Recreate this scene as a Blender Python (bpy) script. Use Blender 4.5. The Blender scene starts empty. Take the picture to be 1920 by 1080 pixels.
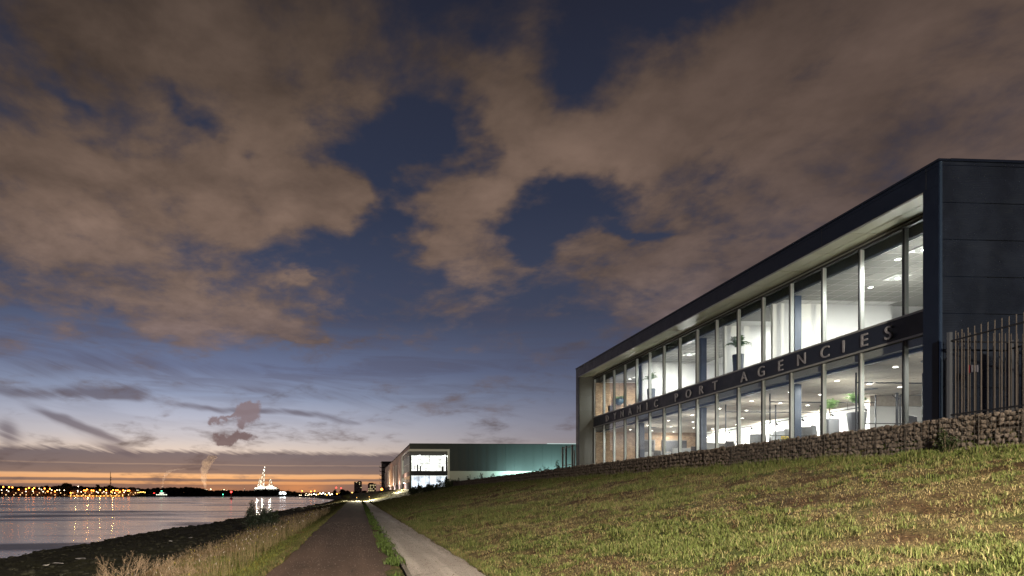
import bpy, bmesh, math, random
import numpy as np
from mathutils import Vector, Matrix
R = math.radians
random.seed(7)
rng = np.random.default_rng(11)
scene = bpy.context.scene
col = scene.collection

# ------------------------------------------------------------------ camera
EYE = 1.6
F = 1150.0                     # focal length in photo pixels (1920 wide)
YAW = math.atan(0.052)
CS, SN = math.cos(YAW), math.sin(YAW)
cam_d = bpy.data.cameras.new('camera')
cam = bpy.data.objects.new('camera', cam_d)
col.objects.link(cam)
cam_d.sensor_width = 36
cam_d.lens = F / 1920 * 36
cam_d.shift_x = (960 - 733) / 1920
cam_d.shift_y = (926 - 540) / 1920
cam_d.clip_start = 0.1
cam_d.clip_end = 20000
cam.location = (0, 0, EYE)
cam.rotation_euler = (R(90), 0, -YAW)
scene.camera = cam
scene.view_settings.view_transform = 'Standard'
scene.view_settings.look = 'None'
scene.view_settings.exposure = 0
scene.view_settings.gamma = 1
scene.view_settings.use_curve_mapping = False
scene.cycles.use_denoising = True
scene.cycles.max_bounces = 7
scene.cycles.diffuse_bounces = 3
scene.cycles.glossy_bounces = 3
scene.cycles.transmission_bounces = 4
scene.cycles.transparent_max_bounces = 12
scene.cycles.sample_clamp_indirect = 4
scene.cycles.caustics_reflective = False
scene.cycles.caustics_refractive = False

def lin(r, g, b, a=None):
    f = lambda c: (c / 255 / 12.92) if c <= 10 else ((c / 255 + .055) / 1.055) ** 2.4
    return (f(r), f(g), f(b), 1)

def ray(px, py):
    a = (px - 733) / F; b = (926 - py) / F
    return a * CS + SN, CS - a * SN, b
def atX(px, X):            # Y of the point seen in column px on the plane X
    x, y, _ = ray(px, 0); return X * y / x
def atY(px, Y):
    x, y, _ = ray(px, 0); return Y * x / y
def zat(px, py, Y):
    x, y, b = ray(px, py); return EYE + b * Y / y

# ------------------------------------------------------------------ node helper
class NT:
    def __init__(s, tree): s.t = tree; s.n = tree.nodes; s.l = tree.links
    def new(s, typ, **kw):
        n = s.n.new(typ)
        for k, v in kw.items(): setattr(n, k, v)
        return n
    def set(s, sock, v):
        if isinstance(v, bpy.types.NodeSocket): s.l.new(v, sock)
        elif v is not None: sock.default_value = v
    def m(s, op, a, b=None, c=None, clamp=False):
        n = s.new('ShaderNodeMath', operation=op, use_clamp=clamp)
        s.set(n.inputs[0], a); s.set(n.inputs[1], b); s.set(n.inputs[2], c)
        return n.outputs[0]
    def v(s, op, a, b=None, c=None, scale=None):
        n = s.new('ShaderNodeVectorMath', operation=op)
        s.set(n.inputs[0], a); s.set(n.inputs[1], b); s.set(n.inputs[2], c)
        if scale is not None: s.set(n.inputs['Scale'], scale)
        return n.outputs['Value'] if op in ('DOT_PRODUCT', 'LENGTH') else n.outputs[0]
    def xyz(s, x, y, z=0.0):
        n = s.new('ShaderNodeCombineXYZ')
        s.set(n.inputs[0], x); s.set(n.inputs[1], y); s.set(n.inputs[2], z)
        return n.outputs[0]
    def sep(s, v):
        n = s.new('ShaderNodeSeparateXYZ'); s.set(n.inputs[0], v); return n.outputs
    def noise(s, vec, scale, detail=4, rough=.5, dist=0, color=False, dim='3D'):
        n = s.new('ShaderNodeTexNoise', noise_dimensions=dim)
        s.set(n.inputs['Vector'], vec); s.set(n.inputs['Scale'], scale)
        s.set(n.inputs['Detail'], detail); s.set(n.inputs['Roughness'], rough); s.set(n.inputs['Distortion'], dist)
        return n.outputs['Color' if color else 'Fac']
    def mix(s, f, a, b, typ='MIX'):
        n = s.new('ShaderNodeMix', data_type='RGBA', blend_type=typ)
        s.set(n.inputs[0], f); s.set(n.inputs[6], a); s.set(n.inputs[7], b)
        return n.outputs[2]
    def smooth(s, x, lo, hi, a=0.0, b=1.0):
        n = s.new('ShaderNodeMapRange', interpolation_type='SMOOTHSTEP')
        s.set(n.inputs[0], x)
        for i, q in enumerate((lo, hi, a, b)): s.set(n.inputs[1 + i], q)
        return n.outputs[0]
    def ramp(s, x, stops, interp='LINEAR'):
        n = s.new('ShaderNodeValToRGB'); e = n.color_ramp.elements
        n.color_ramp.interpolation = interp
        while len(e) < len(stops): e.new(.5)
        for i, (p, c) in enumerate(stops): e[i].position = p
        for i, (p, c) in enumerate(stops):
            e[i].color = c if not isinstance(c, (int, float)) else (c, c, c, 1)
        s.set(n.inputs[0], x); return n.outputs[0]

# ------------------------------------------------------------------ world
world = bpy.data.worlds.new('World'); scene.world = world
world.use_nodes = True
W = NT(world.node_tree); W.n.clear()
tc = W.new('ShaderNodeTexCoord')
D = tc.outputs['Generated']
dx, dy, dz = W.sep(D)[:3]
az = W.m('ARCTAN2', dx, dy)
hor = W.m('SQRT', W.m('ADD', W.m('MULTIPLY', dx, dx), W.m('ADD', W.m('MULTIPLY', dy, dy), 1e-6)))
t = W.m('DIVIDE', dz, hor)
t = W.m('MAXIMUM', t, -0.2)
t = W.m('MINIMUM', t, 3.0)
zz = W.m('ADD', W.m('MAXIMUM', dz, 0.0), 0.22)
P = W.xyz(W.m('DIVIDE', dx, zz), W.m('DIVIDE', dy, zz), 0.0)

def blob_sum(vec, blobs, start=0.0):
    acc = start
    for (px, py, rx, ry, w, rot) in blobs:
        a = (px - 733) / F; b = (926 - py) / F
        A = math.atan2(a * CS + SN, CS - a * SN); T = b / math.sqrt(1 + a * a)
        sx = 1 / (rx / F / (1 + a * a)); sy = 1 / (ry / F / math.sqrt(1 + a * a))
        c, s_ = math.cos(R(rot)), math.sin(R(rot))
        q = W.v('SUBTRACT', vec, (A, T, 0))
        u = W.v('DOT_PRODUCT', q, (c * sx, s_ * sx, 0)); v_ = W.v('DOT_PRODUCT', q, (-s_ * sy, c * sy, 0))
        r2 = W.m('MULTIPLY_ADD', u, u, W.m('MULTIPLY', v_, v_))
        acc = W.m('MULTIPLY_ADD', W.m('EXPONENT', W.m('MULTIPLY', r2, -1.0)), w, acc)
    return acc

AT = W.xyz(az, t, 0.0)
n1 = W.noise(P, 1.5, 5, .55, 0, True)
warp = W.v('SCALE', W.v('SUBTRACT', n1, (.5, .5, .5)), scale=.34)
n2 = W.noise(P, 6.0, 4, .6, 0, True)
warp2 = W.v('SCALE', W.v('SUBTRACT', n2, (.5, .5, .5)), scale=.11)
ATw = W.v('ADD', W.v('ADD', AT, warp), warp2)
ATs = W.v('ADD', AT, warp2)

west = W.m('EXPONENT', W.m('MULTIPLY', W.m('POWER', W.m('ABSOLUTE', W.m('DIVIDE', W.m('ADD', az, .26), .52)), 2.0), -1.0))
S = 1 / 1.2
def stops(L): return [(max(0, p) * S, lin(*c)) for p, c in L]
rw = W.ramp(W.m('MULTIPLY', t, S), stops([(0, (140, 100, 84)), (.0096, (176, 128, 102)), (.0226, (252, 182, 118)), (.04, (250, 200, 155)),
    (.066, (228, 208, 192)), (.09, (203, 197, 200)), (.12, (180, 184, 201)), (.155, (143, 155, 182)), (.197, (107, 119, 151)), (.283, (68, 77, 102)), (.457, (48, 56, 78)), (.8, (38, 41, 56)), (1.2, (28, 31, 50))]))
re_ = W.ramp(W.m('MULTIPLY', t, S), stops([(0, (125, 97, 90)), (.02, (150, 115, 102)), (.066, (118, 108, 116)), (.11, (98, 97, 114)), (.153, (82, 85, 106)),
    (.197, (72, 76, 98)), (.283, (60, 65, 84)), (.457, (45, 51, 70)), (.8, (33, 35, 49)), (1.2, (24, 27, 46))]))
sky = W.mix(west, re_, rw)

# thin streaks in the middle heights
stv = W.xyz(W.m('MULTIPLY', az, 5.0), W.m('MULTIPLY', W.m('ADD', t, W.m('MULTIPLY', az, .06)), 42.0), 0.0)
st = W.noise(stv, .9, 5, .6, .6)
stm = W.m('MULTIPLY', W.smooth(st, .44, .64), W.m('MULTIPLY', W.smooth(t, .06, .12), W.smooth(t, .42, .22)))
stm = W.m('MULTIPLY', stm, W.smooth(t, .10, .2, .12, .42))
ATq = W.v('ADD', AT, W.v('SCALE', W.v('SUBTRACT', W.noise(W.v('SCALE', AT, scale=7.0), 1.0, 3, .5, 0, True), (.5, .5, .5)), scale=.05))
stex = blob_sum(ATq, [
    (225, 742, 50, 11, 1.0, 3), (95, 732, 150, 13, .8, 2), (20, 815, 30, 34, .95, 0), (110, 778, 62, 11, .9, -22),
    (205, 812, 75, 9, .8, -22), (235, 838, 42, 7, .8, -22), (185, 825, 50, 7, .6, -18), (560, 782, 190, 7, .8, -4), (350, 760, 230, 7, .5, -3), (300, 690, 320, 24, .55, -3), (90, 690, 180, 26, .35, 0),
    (480, 738, 200, 9, .6, -6), (700, 750, 170, 9, .45, -5), (790, 660, 150, 18, .35, 0), (800, 780, 140, 16, .4, -3), (900, 730, 200, 22, .4, 0)])
fine = W.noise(W.xyz(W.m('MULTIPLY', W.m('ADD', az, W.m('MULTIPLY', t, 1.2)), 9.0), W.m('MULTIPLY', W.m('ADD', t, W.m('MULTIPLY', az, .36)), 62.0), 0.0), 1.0, 4, .55, .5)
stx = W.smooth(W.m('MULTIPLY', stex, W.m('MULTIPLY_ADD', fine, 1.9, -.05)), .15, 1.05)
stall = W.m('MAXIMUM', stm, W.m('MULTIPLY', stx, .82))
stcol = W.mix(west, lin(72, 70, 86), W.ramp(W.m('MULTIPLY', t, S), stops([(0.04, (120, 104, 106)), (.12, (104, 98, 110)), (.2, (86, 84, 103)), (.35, (66, 68, 92))])))
sky = W.mix(stall, sky, stcol)

# low cloud bank and orange slits over the horizon
hx = W.m('SUBTRACT', W.noise(W.xyz(W.m('MULTIPLY', az, 9.0), W.m('MULTIPLY', t, 20.0), 0.0), 1.0, 4, .6), .5)
comb = W.m('SUBTRACT', W.noise(W.xyz(W.m('MULTIPLY', W.m('ADD', az, W.m('MULTIPLY', t, 2.6)), 68.0), W.m('MULTIPLY', t, 30.0), 0.0), 1.0, 3, .6, .4), .5)
edgew = W.smooth(t, .048, .060)
tb = W.m('ADD', W.m('MULTIPLY_ADD', hx, .0045, t), W.m('MULTIPLY', edgew, W.m('MULTIPLY_ADD', comb, .013, W.m('MULTIPLY', hx, .012))))
bank = W.ramp(W.m('MULTIPLY', tb, 10.0), [(0, .5), (.08, .72), (.145, .84), (.155, .05), (.19, .05), (.205, .86), (.235, .8), (.245, .04), (.30, .04), (.325, .86), (.44, .93), (.455, .72), (.47, .92), (.62, .93), (.69, 0), (1, 0)])
bank = W.m('MULTIPLY', bank, W.smooth(W.m('ABSOLUTE', az), 1.9, 1.0))
bcol = W.mix(west, lin(92, 82, 88), W.ramp(W.m('MULTIPLY', t, S), stops([(0, (118, 88, 76)), (.02, (110, 96, 94)), (.04, (110, 98, 100)), (.07, (106, 98, 106))])))
sky = W.mix(bank, sky, bcol)
glow = blob_sum(AT, [(560, 916, 60, 14, .55, 0), (400, 920, 60, 9, .3, 0)])
sky = W.mix(W.m('MINIMUM', glow, 1.0), sky, lin(246, 158, 92))

# large brown clouds, lit from the ground
body = [
    (150, 120, 330, 240, .9, 0), (150, 380, 260, 130, .95, -8), (330, 500, 220, 90, .95, 0), (500, 300, 170, 150, .85, 0),
    (600, 90, 280, 130, .95, 0), (670, 365, 55, 40, 1.1, 15), (545, 420, 110, 70, .9, 30), (860, 385, 105, 75, 1.15, 0), (800, 470, 60, 45, .8, 0),
    (910, 490, 70, 50, .7, 0), (925, 170, 85, 130, 1.3, 0), (960, 280, 90, 45, .9, 0), (720, 200, 60, 50, .65, 0), (1180, 235, 170, 90, 1.0, 0),
    (1500, 150, 480, 230, 1.25, 0), (1500, 380, 300, 120, .9, 0), (1150, 465, 160, 60, .9, -3), (1330, 520, 160, 60, .8, -8), (1800, 200, 300, 300, .9, 0),
    (545, 574, 52, 18, 1.25, -8), (690, 617, 32, 13, .7, 0), (805, 660, 40, 14, .5, 0), (1060, 560, 60, 20, .6, 0), (230, 575, 170, 24, .5, -4)]
gaps = [
    (85, 180, 48, 20, -.95, -35), (212, 270, 42, 52, -.95, 0), (325, 195, 60, 24, -1.0, -35), (462, 275, 28, 24, -1.3, 0), (360, 245, 40, 16, -.7, -25),
    (690, 98, 85, 36, -.75, -10), (480, 75, 50, 26, -.35, -20), (640, 208, 28, 30, -.3, 0), (825, 255, 66, 70, -1.9, 20), (700, 298, 95, 26, -1.3, 0), (690, 440, 60, 70, -1.7, 0),
    (935, 65, 40, 40, -1.0, 0), (1050, 95, 85, 46, -1.2, 0), (1130, 150, 40, 55, -.8, 0), (1250, 12, 90, 22, -.9, 0), (1050, 350, 115, 52, -1.7, 0),
    (985, 440, 60, 70, -1.3, 0), (1190, 400, 130, 24, -1.0, 0), (730, 340, 45, 60, -1.0, 0), (1210, 400, 100, 20, -1.1, 0), (1180, 330, 40, 60, -.6, 0), (1390, 430, 50, 14, -.7, 0), (170, 350, 60, 28, -.5, -20), (200, 400, 50, 30, -.5, 0), (500, 430, 40, 30, -.35, 0)]
cov = blob_sum(ATw, body + [(a, b, c, d, w * .72, r) for a, b, c, d, w, r in gaps], 0.0)
fb = W.noise(W.v('ADD', P, (3.1, 1.7, 0)), 2.6, 6, .62, .3)
high = W.smooth(t, .28, .5)
behind = W.smooth(W.m('ABSOLUTE', az), .9, 1.5)
cov = W.m('ADD', cov, W.m('MULTIPLY', W.m('MULTIPLY', high, behind), .55))
cov = W.m('ADD', cov, W.m('MULTIPLY', W.smooth(t, .75, 1.1), .4))
fb2 = W.noise(W.v('ADD', P, (5.3, 4.1, 0)), 8.5, 5, .6, .2)
dens = W.m('MULTIPLY_ADD', W.m('SUBTRACT', fb, .5), 3.9, W.m('MULTIPLY', W.m('MINIMUM', cov, 1.15), .85))
dens = W.m('MULTIPLY_ADD', W.m('SUBTRACT', fb2, .5), 1.7, dens)
dens = W.m('SUBTRACT', dens, W.smooth(t, .50, .30, .0, .30))
cm = W.smooth(dens, -.35, .95)
soft = W.noise(W.v('ADD', P, (7.0, 2.0, 0)), 1.1, 5, .55, .3)
soft2 = W.noise(W.v('ADD', P, (1.0, 9.0, 0)), 4.5, 5, .6, .2)
ccol = W.ramp(W.m('MULTIPLY', t, S), stops([(.2, (112, 97, 98)), (.3, (126, 106, 96)), (.42, (122, 101, 88)), (.6, (104, 86, 74)), (.8, (84, 70, 61)), (1.2, (72, 61, 55))]))
ccolE = W.ramp(W.m('MULTIPLY', t, S), stops([(.2, (86, 78, 84)), (.35, (94, 79, 74)), (.5, (84, 69, 61)), (.7, (67, 55, 49)), (1.0, (52, 44, 41))]))
ew = W.smooth(az, .0, .75)
cc = W.mix(ew, ccol, ccolE)
shade = W.m('MULTIPLY_ADD', W.m('SUBTRACT', soft, .5), 2.0, W.m('MULTIPLY_ADD', W.m('SUBTRACT', soft2, .5), 1.3, .97))
shade = W.m('MULTIPLY', shade, W.smooth(dens, .1, 1.7, .80, 1.14))
cc = W.mix(1.0, cc, W.xyz(shade, shade, shade), 'MULTIPLY')
sky = W.mix(W.m('MULTIPLY', cm, .94), sky, cc)
# two small steam puffs
puff = blob_sum(W.v('ADD', AT, W.v('SCALE', W.v('SUBTRACT', W.noise(W.v('SCALE', AT, scale=38.0), 1.0, 5, .65, 0, True), (.5, .5, .5)), scale=.045)),
                [(458, 768, 24, 13, 1.5, 20), (472, 782, 20, 16, 1.3, 0), (448, 796, 14, 9, 1.0, 0), (404, 790, 15, 9, 1.5, 20), (428, 780, 16, 5, .8, 20), (420, 826, 28, 9, 1.3, 0), (452, 815, 26, 7, 1.2, -10), (440, 820, 30, 9, .9, 0)])
sky = W.mix(W.smooth(puff, .32, 1.15, 0, .92), sky, W.mix(W.smooth(t, .09, .12), lin(112, 94, 96), lin(132, 116, 122)))
# below the horizon
sky = W.mix(W.smooth(t, -.002, -.03), sky, lin(60, 52, 50))
nish = W.new('ShaderNodeTexSky', sky_type='NISHITA')
nish.sun_disc = False; nish.sun_elevation = R(1.5); nish.sun_rotation = R(-15); nish.altitude = 0
bg1 = W.new('ShaderNodeBackground'); W.set(bg1.inputs[0], sky); bg1.inputs[1].default_value = 1.0
bg2 = W.new('ShaderNodeBackground'); W.set(bg2.inputs[0], nish.outputs[0]); bg2.inputs[1].default_value = 0.0
bg2.inputs[1].default_value = 0.0015
add = W.new('ShaderNodeAddShader'); W.l.new(bg1.outputs[0], add.inputs[0]); W.l.new(bg2.outputs[0], add.inputs[1])
wo = W.new('ShaderNodeOutputWorld'); W.l.new(add.outputs[0], wo.inputs[0])
world.cycles.sampling_method = 'MANUAL'; world.cycles.sample_map_resolution = 512

sun_d = bpy.data.lights.new('afterglow', 'SUN'); sun_d.energy = .02; sun_d.angle = R(20); sun_d.color = (1, .62, .4)
sun = bpy.data.objects.new('afterglow', sun_d); col.objects.link(sun)
sun.rotation_euler = (R(88), 0, R(180 + 15)); sun.location = (0, 0, 60)

# ------------------------------------------------------------------ object helpers
def wloc(o):
    v = Vector((0, 0, 0))
    while o is not None: v = v + o.location; o = o.parent
    return v
def tag(o, label=None, cat=None, group=None, kind=None):
    if label: o['label'] = label
    if cat: o['category'] = cat
    if group: o['group'] = group
    if kind: o['kind'] = kind
    return o
def empty(name, loc, label=None, cat=None, group=None, rz=0):
    o = bpy.data.objects.new(name, None); col.objects.link(o)
    o.location = loc; o.rotation_euler = (0, 0, rz); o.empty_display_size = .2
    return tag(o, label, cat, group)
def link_mesh(name, me, parent=None, loc=(0, 0, 0), rot=(0, 0, 0), scale=(1, 1, 1)):
    o = bpy.data.objects.new(name, me); col.objects.link(o)
    o.location = loc; o.rotation_euler = rot; o.scale = scale; o.parent = parent
    return o
def kids(o): return [c for c in bpy.data.objects if c.parent is o]
class MB:
    def __init__(s): s.v = []; s.f = []
    def quad(s, a, b, c, d):
        n = len(s.v); s.v += [a, b, c, d]; s.f.append((n, n + 1, n + 2, n + 3)); return s
    def box(s, x0, x1, y0, y1, z0, z1):
        n = len(s.v)
        s.v += [(x0, y0, z0), (x1, y0, z0), (x1, y1, z0), (x0, y1, z0), (x0, y0, z1), (x1, y0, z1), (x1, y1, z1), (x0, y1, z1)]
        s.f += [tuple(n + i for i in q) for q in ((3, 2, 1, 0), (4, 5, 6, 7), (0, 1, 5, 4), (1, 2, 6, 5), (2, 3, 7, 6), (3, 0, 4, 7))]
        return s
    def tube(s, p, q, r0, r1=None, n=8, caps=True):
        r1 = r0 if r1 is None else r1
        p = Vector(p); q = Vector(q); d = (q - p)
        if d.length < 1e-6: return s
        d.normalize(); up = Vector((0, 0, 1)) if abs(d.z) < .9 else Vector((1, 0, 0))
        a = d.cross(up).normalized(); b = d.cross(a)
        k = len(s.v)
        for c, r in ((p, r0), (q, r1)):
            for i in range(n):
                th = 2 * math.pi * i / n
                s.v.append(tuple(c + a * math.cos(th) * r + b * math.sin(th) * r))
        for i in range(n):
            j = (i + 1) % n; s.f.append((k + i, k + j, k + n + j, k + n + i))
        if caps:
            s.f.append(tuple(k + i for i in reversed(range(n)))); s.f.append(tuple(k + n + i for i in range(n)))
        return s
    def ball(s, c, r, seg=8, rings=5, sz=1.0):
        k = len(s.v)
        s.v.append((c[0], c[1], c[2] - r * sz))
        for i in range(1, rings):
            ph = -math.pi / 2 + math.pi * i / rings
            for j in range(seg):
                th = 2 * math.pi * j / seg
                s.v.append((c[0] + r * math.cos(ph) * math.cos(th), c[1] + r * math.cos(ph) * math.sin(th), c[2] + r * sz * math.sin(ph)))
        s.v.append((c[0], c[1], c[2] + r * sz)); top = len(s.v) - 1
        for j in range(seg):
            j2 = (j + 1) % seg
            s.f.append((k, k + 1 + j2, k + 1 + j))
            for i in range(rings - 2):
                a = k + 1 + i * seg; s.f.append((a + j, a + j2, a + seg + j2, a + seg + j))
            a = k + 1 + (rings - 2) * seg; s.f.append((a + j, a + j2, top))
        return s
    def lathe(s, prof, c=(0, 0, 0), n=14):
        k = len(s.v)
        for (r, z) in prof:
            for i in range(n):
                th = 2 * math.pi * i / n; s.v.append((c[0] + r * math.cos(th), c[1] + r * math.sin(th), c[2] + z))
        for m_ in range(len(prof) - 1):
            for i in range(n):
                j = (i + 1) % n; a = k + m_ * n; s.f.append((a + i, a + j, a + n + j, a + n + i))
        return s
    def mesh(s, name, mat, off=(0, 0, 0)):
        me = bpy.data.meshes.new(name)
        me.from_pydata([(x - off[0], y - off[1], z - off[2]) for x, y, z in s.v], [], s.f)
        if mat: me.materials.append(mat)
        me.update(); return me
    def build(s, name, mat, parent=None, smooth=False, world=False, bevel=0, off=None):
        o_ = wloc(parent) if (world and parent is not None) else (off or (0, 0, 0))
        me = s.mesh(name, mat, o_)
        if smooth: me.polygons.foreach_set('use_smooth', [True] * len(me.polygons))
        o = bpy.data.objects.new(name, me); col.objects.link(o); o.parent = parent
        if bevel:
            md = o.modifiers.new('bevel', 'BEVEL'); md.width = bevel; md.segments = 2; md.limit_method = 'ANGLE'
        return o
def copy_tree(o, loc=None, label=None, parent=None, rz=None, scale=None):
    c = o.copy(); col.objects.link(c); c.parent = parent
    if loc is not None: c.location = loc
    if rz is not None: c.rotation_euler = (0, 0, rz)
    if scale is not None: c.scale = (scale,) * 3
    if label: c['label'] = label
    for ch in kids(o): copy_tree(ch, parent=c)
    return c
def np_mesh(name, verts, tris, mat, parent=None, colr=None, smooth=False):
    me = bpy.data.meshes.new(name)
    n = len(verts); k = len(tris)
    me.vertices.add(n); me.vertices.foreach_set('co', np.asarray(verts, np.float32).ravel())
    me.loops.add(k * 3); me.loops.foreach_set('vertex_index', np.asarray(tris, np.int32).ravel())
    me.polygons.add(k); me.polygons.foreach_set('loop_start', np.arange(0, 3 * k, 3, dtype=np.int32))
    me.polygons.foreach_set('loop_total', np.full(k, 3, np.int32))
    if smooth: me.polygons.foreach_set('use_smooth', np.ones(k, bool))
    me.update(calc_edges=True)
    if colr is not None:
        ca = me.color_attributes.new('tint', 'FLOAT_COLOR', 'POINT')
        ca.data.foreach_set('color', np.c_[np.asarray(colr, np.float32), np.ones(n, np.float32)].ravel())
    me.materials.append(mat)
    o = bpy.data.objects.new(name, me); col.objects.link(o); o.parent = parent
    return o

# ------------------------------------------------------------------ materials
def mat(name, base, rough=.6, metal=0.0, var=0.0, scale=5.0, bump=0.0, bscale=40.0, emit=None, estr=0, spec=.5, attr=None, fn=None):
    m = bpy.data.materials.new(name); m.use_nodes = True
    N = NT(m.node_tree); p = N.n['Principled BSDF']
    c = (*base[:3], 1)
    geo = N.new('ShaderNodeTexCoord').outputs['Object']
    p.inputs['Roughness'].default_value = rough; p.inputs['Metallic'].default_value = metal
    p.inputs['Specular IOR Level'].default_value = spec
    if attr:
        a = N.new('ShaderNodeAttribute', attribute_name=attr); N.l.new(a.outputs['Color'], p.inputs['Base Color'])
    elif var:
        f = N.noise(geo, scale, 5, .6)
        k0 = tuple(max(0, x * (1 - var)) for x in c[:3]) + (1,); k1 = tuple(min(1, x * (1 + var)) for x in c[:3]) + (1,)
        N.l.new(N.mix(N.smooth(f, .3, .7), k0, k1), p.inputs['Base Color'])
        N.l.new(N.smooth(f, .3, .7, max(.02, rough - .08), min(1, rough + .08)), p.inputs['Roughness'])
    else: p.inputs['Base Color'].default_value = c
    if bump:
        b = N.new('ShaderNodeBump'); b.inputs['Strength'].default_value = bump; b.inputs['Distance'].default_value = .02
        N.l.new(N.noise(geo, bscale, 4, .6), b.inputs['Height']); N.l.new(b.outputs[0], p.inputs['Normal'])
    if emit:
        p.inputs['Emission Color'].default_value = (*emit[:3], 1); p.inputs['Emission Strength'].default_value = estr
    if fn: fn(N, p, geo)
    return m

def emitter(name, c, s):
    m = bpy.data.materials.new(name); m.use_nodes = True; N = NT(m.node_tree); N.n.clear()
    e = N.new('ShaderNodeEmission'); e.inputs[0].default_value = (*c[:3], 1); e.inputs[1].default_value = s
    o = N.new('ShaderNodeOutputMaterial'); N.l.new(e.outputs[0], o.inputs[0]); return m

def glass_mat(name, tint=(.93, .96, .95, 1), refl=1.0):
    m = bpy.data.materials.new(name); m.use_nodes = True; N = NT(m.node_tree); N.n.clear()
    tr = N.new('ShaderNodeBsdfTransparent'); tr.inputs[0].default_value = tint
    gl = N.new('ShaderNodeBsdfGlossy'); gl.inputs['Roughness'].default_value = .01; gl.inputs[0].default_value = (.9, .95, 1, 1)
    g = N.new('ShaderNodeNewGeometry')
    co = N.m('ABSOLUTE', N.v('DOT_PRODUCT', g.outputs['Incoming'], g.outputs['Normal']))
    fr = N.m('MULTIPLY_ADD', N.m('POWER', N.m('SUBTRACT', 1.0, co), 5.0), .9, .04)
    mx = N.new('ShaderNodeMixShader'); N.l.new(N.m('MULTIPLY', fr, refl), mx.inputs[0])
    N.l.new(tr.outputs[0], mx.inputs[1]); N.l.new(gl.outputs[0], mx.inputs[2])
    o = N.new('ShaderNodeOutputMaterial'); N.l.new(mx.outputs[0], o.inputs[0]); return m

def clad_fn(sc_z=22.0, mot=.5):
    def fn(N, p, geo):
        x, y, z = N.sep(geo)[:3]
        r = N.m('SINE', N.m('MULTIPLY', z, sc_z * 6.283))
        b = N.new('ShaderNodeBump'); b.inputs['Strength'].default_value = .35; b.inputs['Distance'].default_value = .006
        N.l.new(r, b.inputs['Height']); N.l.new(b.outputs[0], p.inputs['Normal'])
        f = N.noise(geo, 1.1, 6, .62, .3)
        N.l.new(N.smooth(f, .38, .66, .20, .20 + mot * .55), p.inputs['Roughness'])
        g = N.noise(geo, .7, 4, .6)
        N.l.new(N.mix(N.smooth(g, .38, .62), p.inputs['Base Color'].default_value[:], tuple(v * .68 for v in p.inputs['Base Color'].default_value[:3]) + (1,)), p.inputs['Base Color'])
    return fn

M_navy = mat('navy_metal', (.0045, .0085, .020), .42, .0, var=.15, scale=2, spec=.3)
M_navy_cap = mat('navy_cap', (.007, .011, .022), .35, .2)
M_clad = mat('dark_cladding', (.030, .040, .062), .4, .6, fn=clad_fn())
M_trim = mat('corner_trim_metal', (.09, .14, .21), .25, .8)
M_alu = mat('aluminium', (.30, .31, .30), .42, .35)
M_dark = mat('dark_profile', (.03, .032, .035), .45, .3)
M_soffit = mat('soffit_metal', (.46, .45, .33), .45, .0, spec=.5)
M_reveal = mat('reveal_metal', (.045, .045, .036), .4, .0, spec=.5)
M_band = mat('sign_band', (.010, .016, .032), .5, .0, var=.1, scale=3)
M_letter = mat('letter_metal', (.27, .27, .29), .42, .25, var=.06, scale=8)
M_glass = glass_mat('window_glass')
M_white = mat('white_plaster', (.78, .77, .75), .7, var=.02, scale=1)
M_ceil = mat('ceiling_tile', (.22, .215, .195), .8, var=.08, scale=60)
M_ceil2 = mat('ceiling_tile_lower', (.44, .385, .32), .75, fn=None, var=.12, scale=9)
M_dusk_bulkhead = mat('dusk_tinted_bulkhead', (.022, .045, .125), .45, .1)  # blue of the reflected dusk is put into the base colour
M_column = mat('blue_column', (.018, .032, .062), .45, .1)
M_floor = mat('grey_carpet', (.30, .29, .28), .9, var=.1, scale=20)
M_conc = mat('concrete', (.26, .25, .235), .8, var=.2, scale=6, bump=.3, bscale=60)
M_dkgrey = mat('charcoal_fabric', (.035, .038, .045), .8)
M_midgrey = mat('grey_laminate', (.16, .165, .17), .6)
M_wood = mat('oak_top', (.32, .21, .12), .5, var=.2, scale=12)
M_black = mat('black_metal', (.008, .008, .009), .4, .3)
M_screen = mat('black_screen', (.01, .01, .012), .15)
M_leaf = mat('palm_leaf', (.10, .17, .05), .5, var=.3, scale=6)
M_bark = mat('bark', (.10, .075, .05), .85, var=.25, scale=14)
M_lamp = emitter('lamp_white', (1, .97, .9), .75)
M_lamp2 = emitter('downlight_white', (1, .95, .86), 22.0)
M_teal = mat('teal_bowl', (.008, .03, .045), .5)
def brick_fn(N, p, geo):
    b = N.new('ShaderNodeTexBrick'); x, y, z = N.sep(geo)[:3]
    N.l.new(N.xyz(x, z, 0.0), b.inputs['Vector'])
    b.inputs['Scale'].default_value = 1.0; b.inputs['Brick Width'].default_value = .22; b.inputs['Row Height'].default_value = .075
    b.inputs['Mortar Size'].default_value = .008; b.inputs['Color1'].default_value = (.46, .30, .17, 1)
    b.inputs['Color2'].default_value = (.30, .17, .09, 1); b.inputs['Mortar'].default_value = (.42, .38, .31, 1)
    N.l.new(N.mix(N.smooth(N.noise(geo, 3, 5), .3, .7, .0, .5), b.outputs[0], (.16, .09, .05, 1)), p.inputs['Base Color'])
    bu = N.new('ShaderNodeBump'); bu.inputs['Distance'].default_value = .01; bu.invert = True
    N.l.new(b.outputs['Fac'], bu.inputs['Height']); N.l.new(bu.outputs[0], p.inputs['Normal'])
M_brick = mat('brick_slips', (.4, .26, .15), .85, fn=brick_fn)
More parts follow.
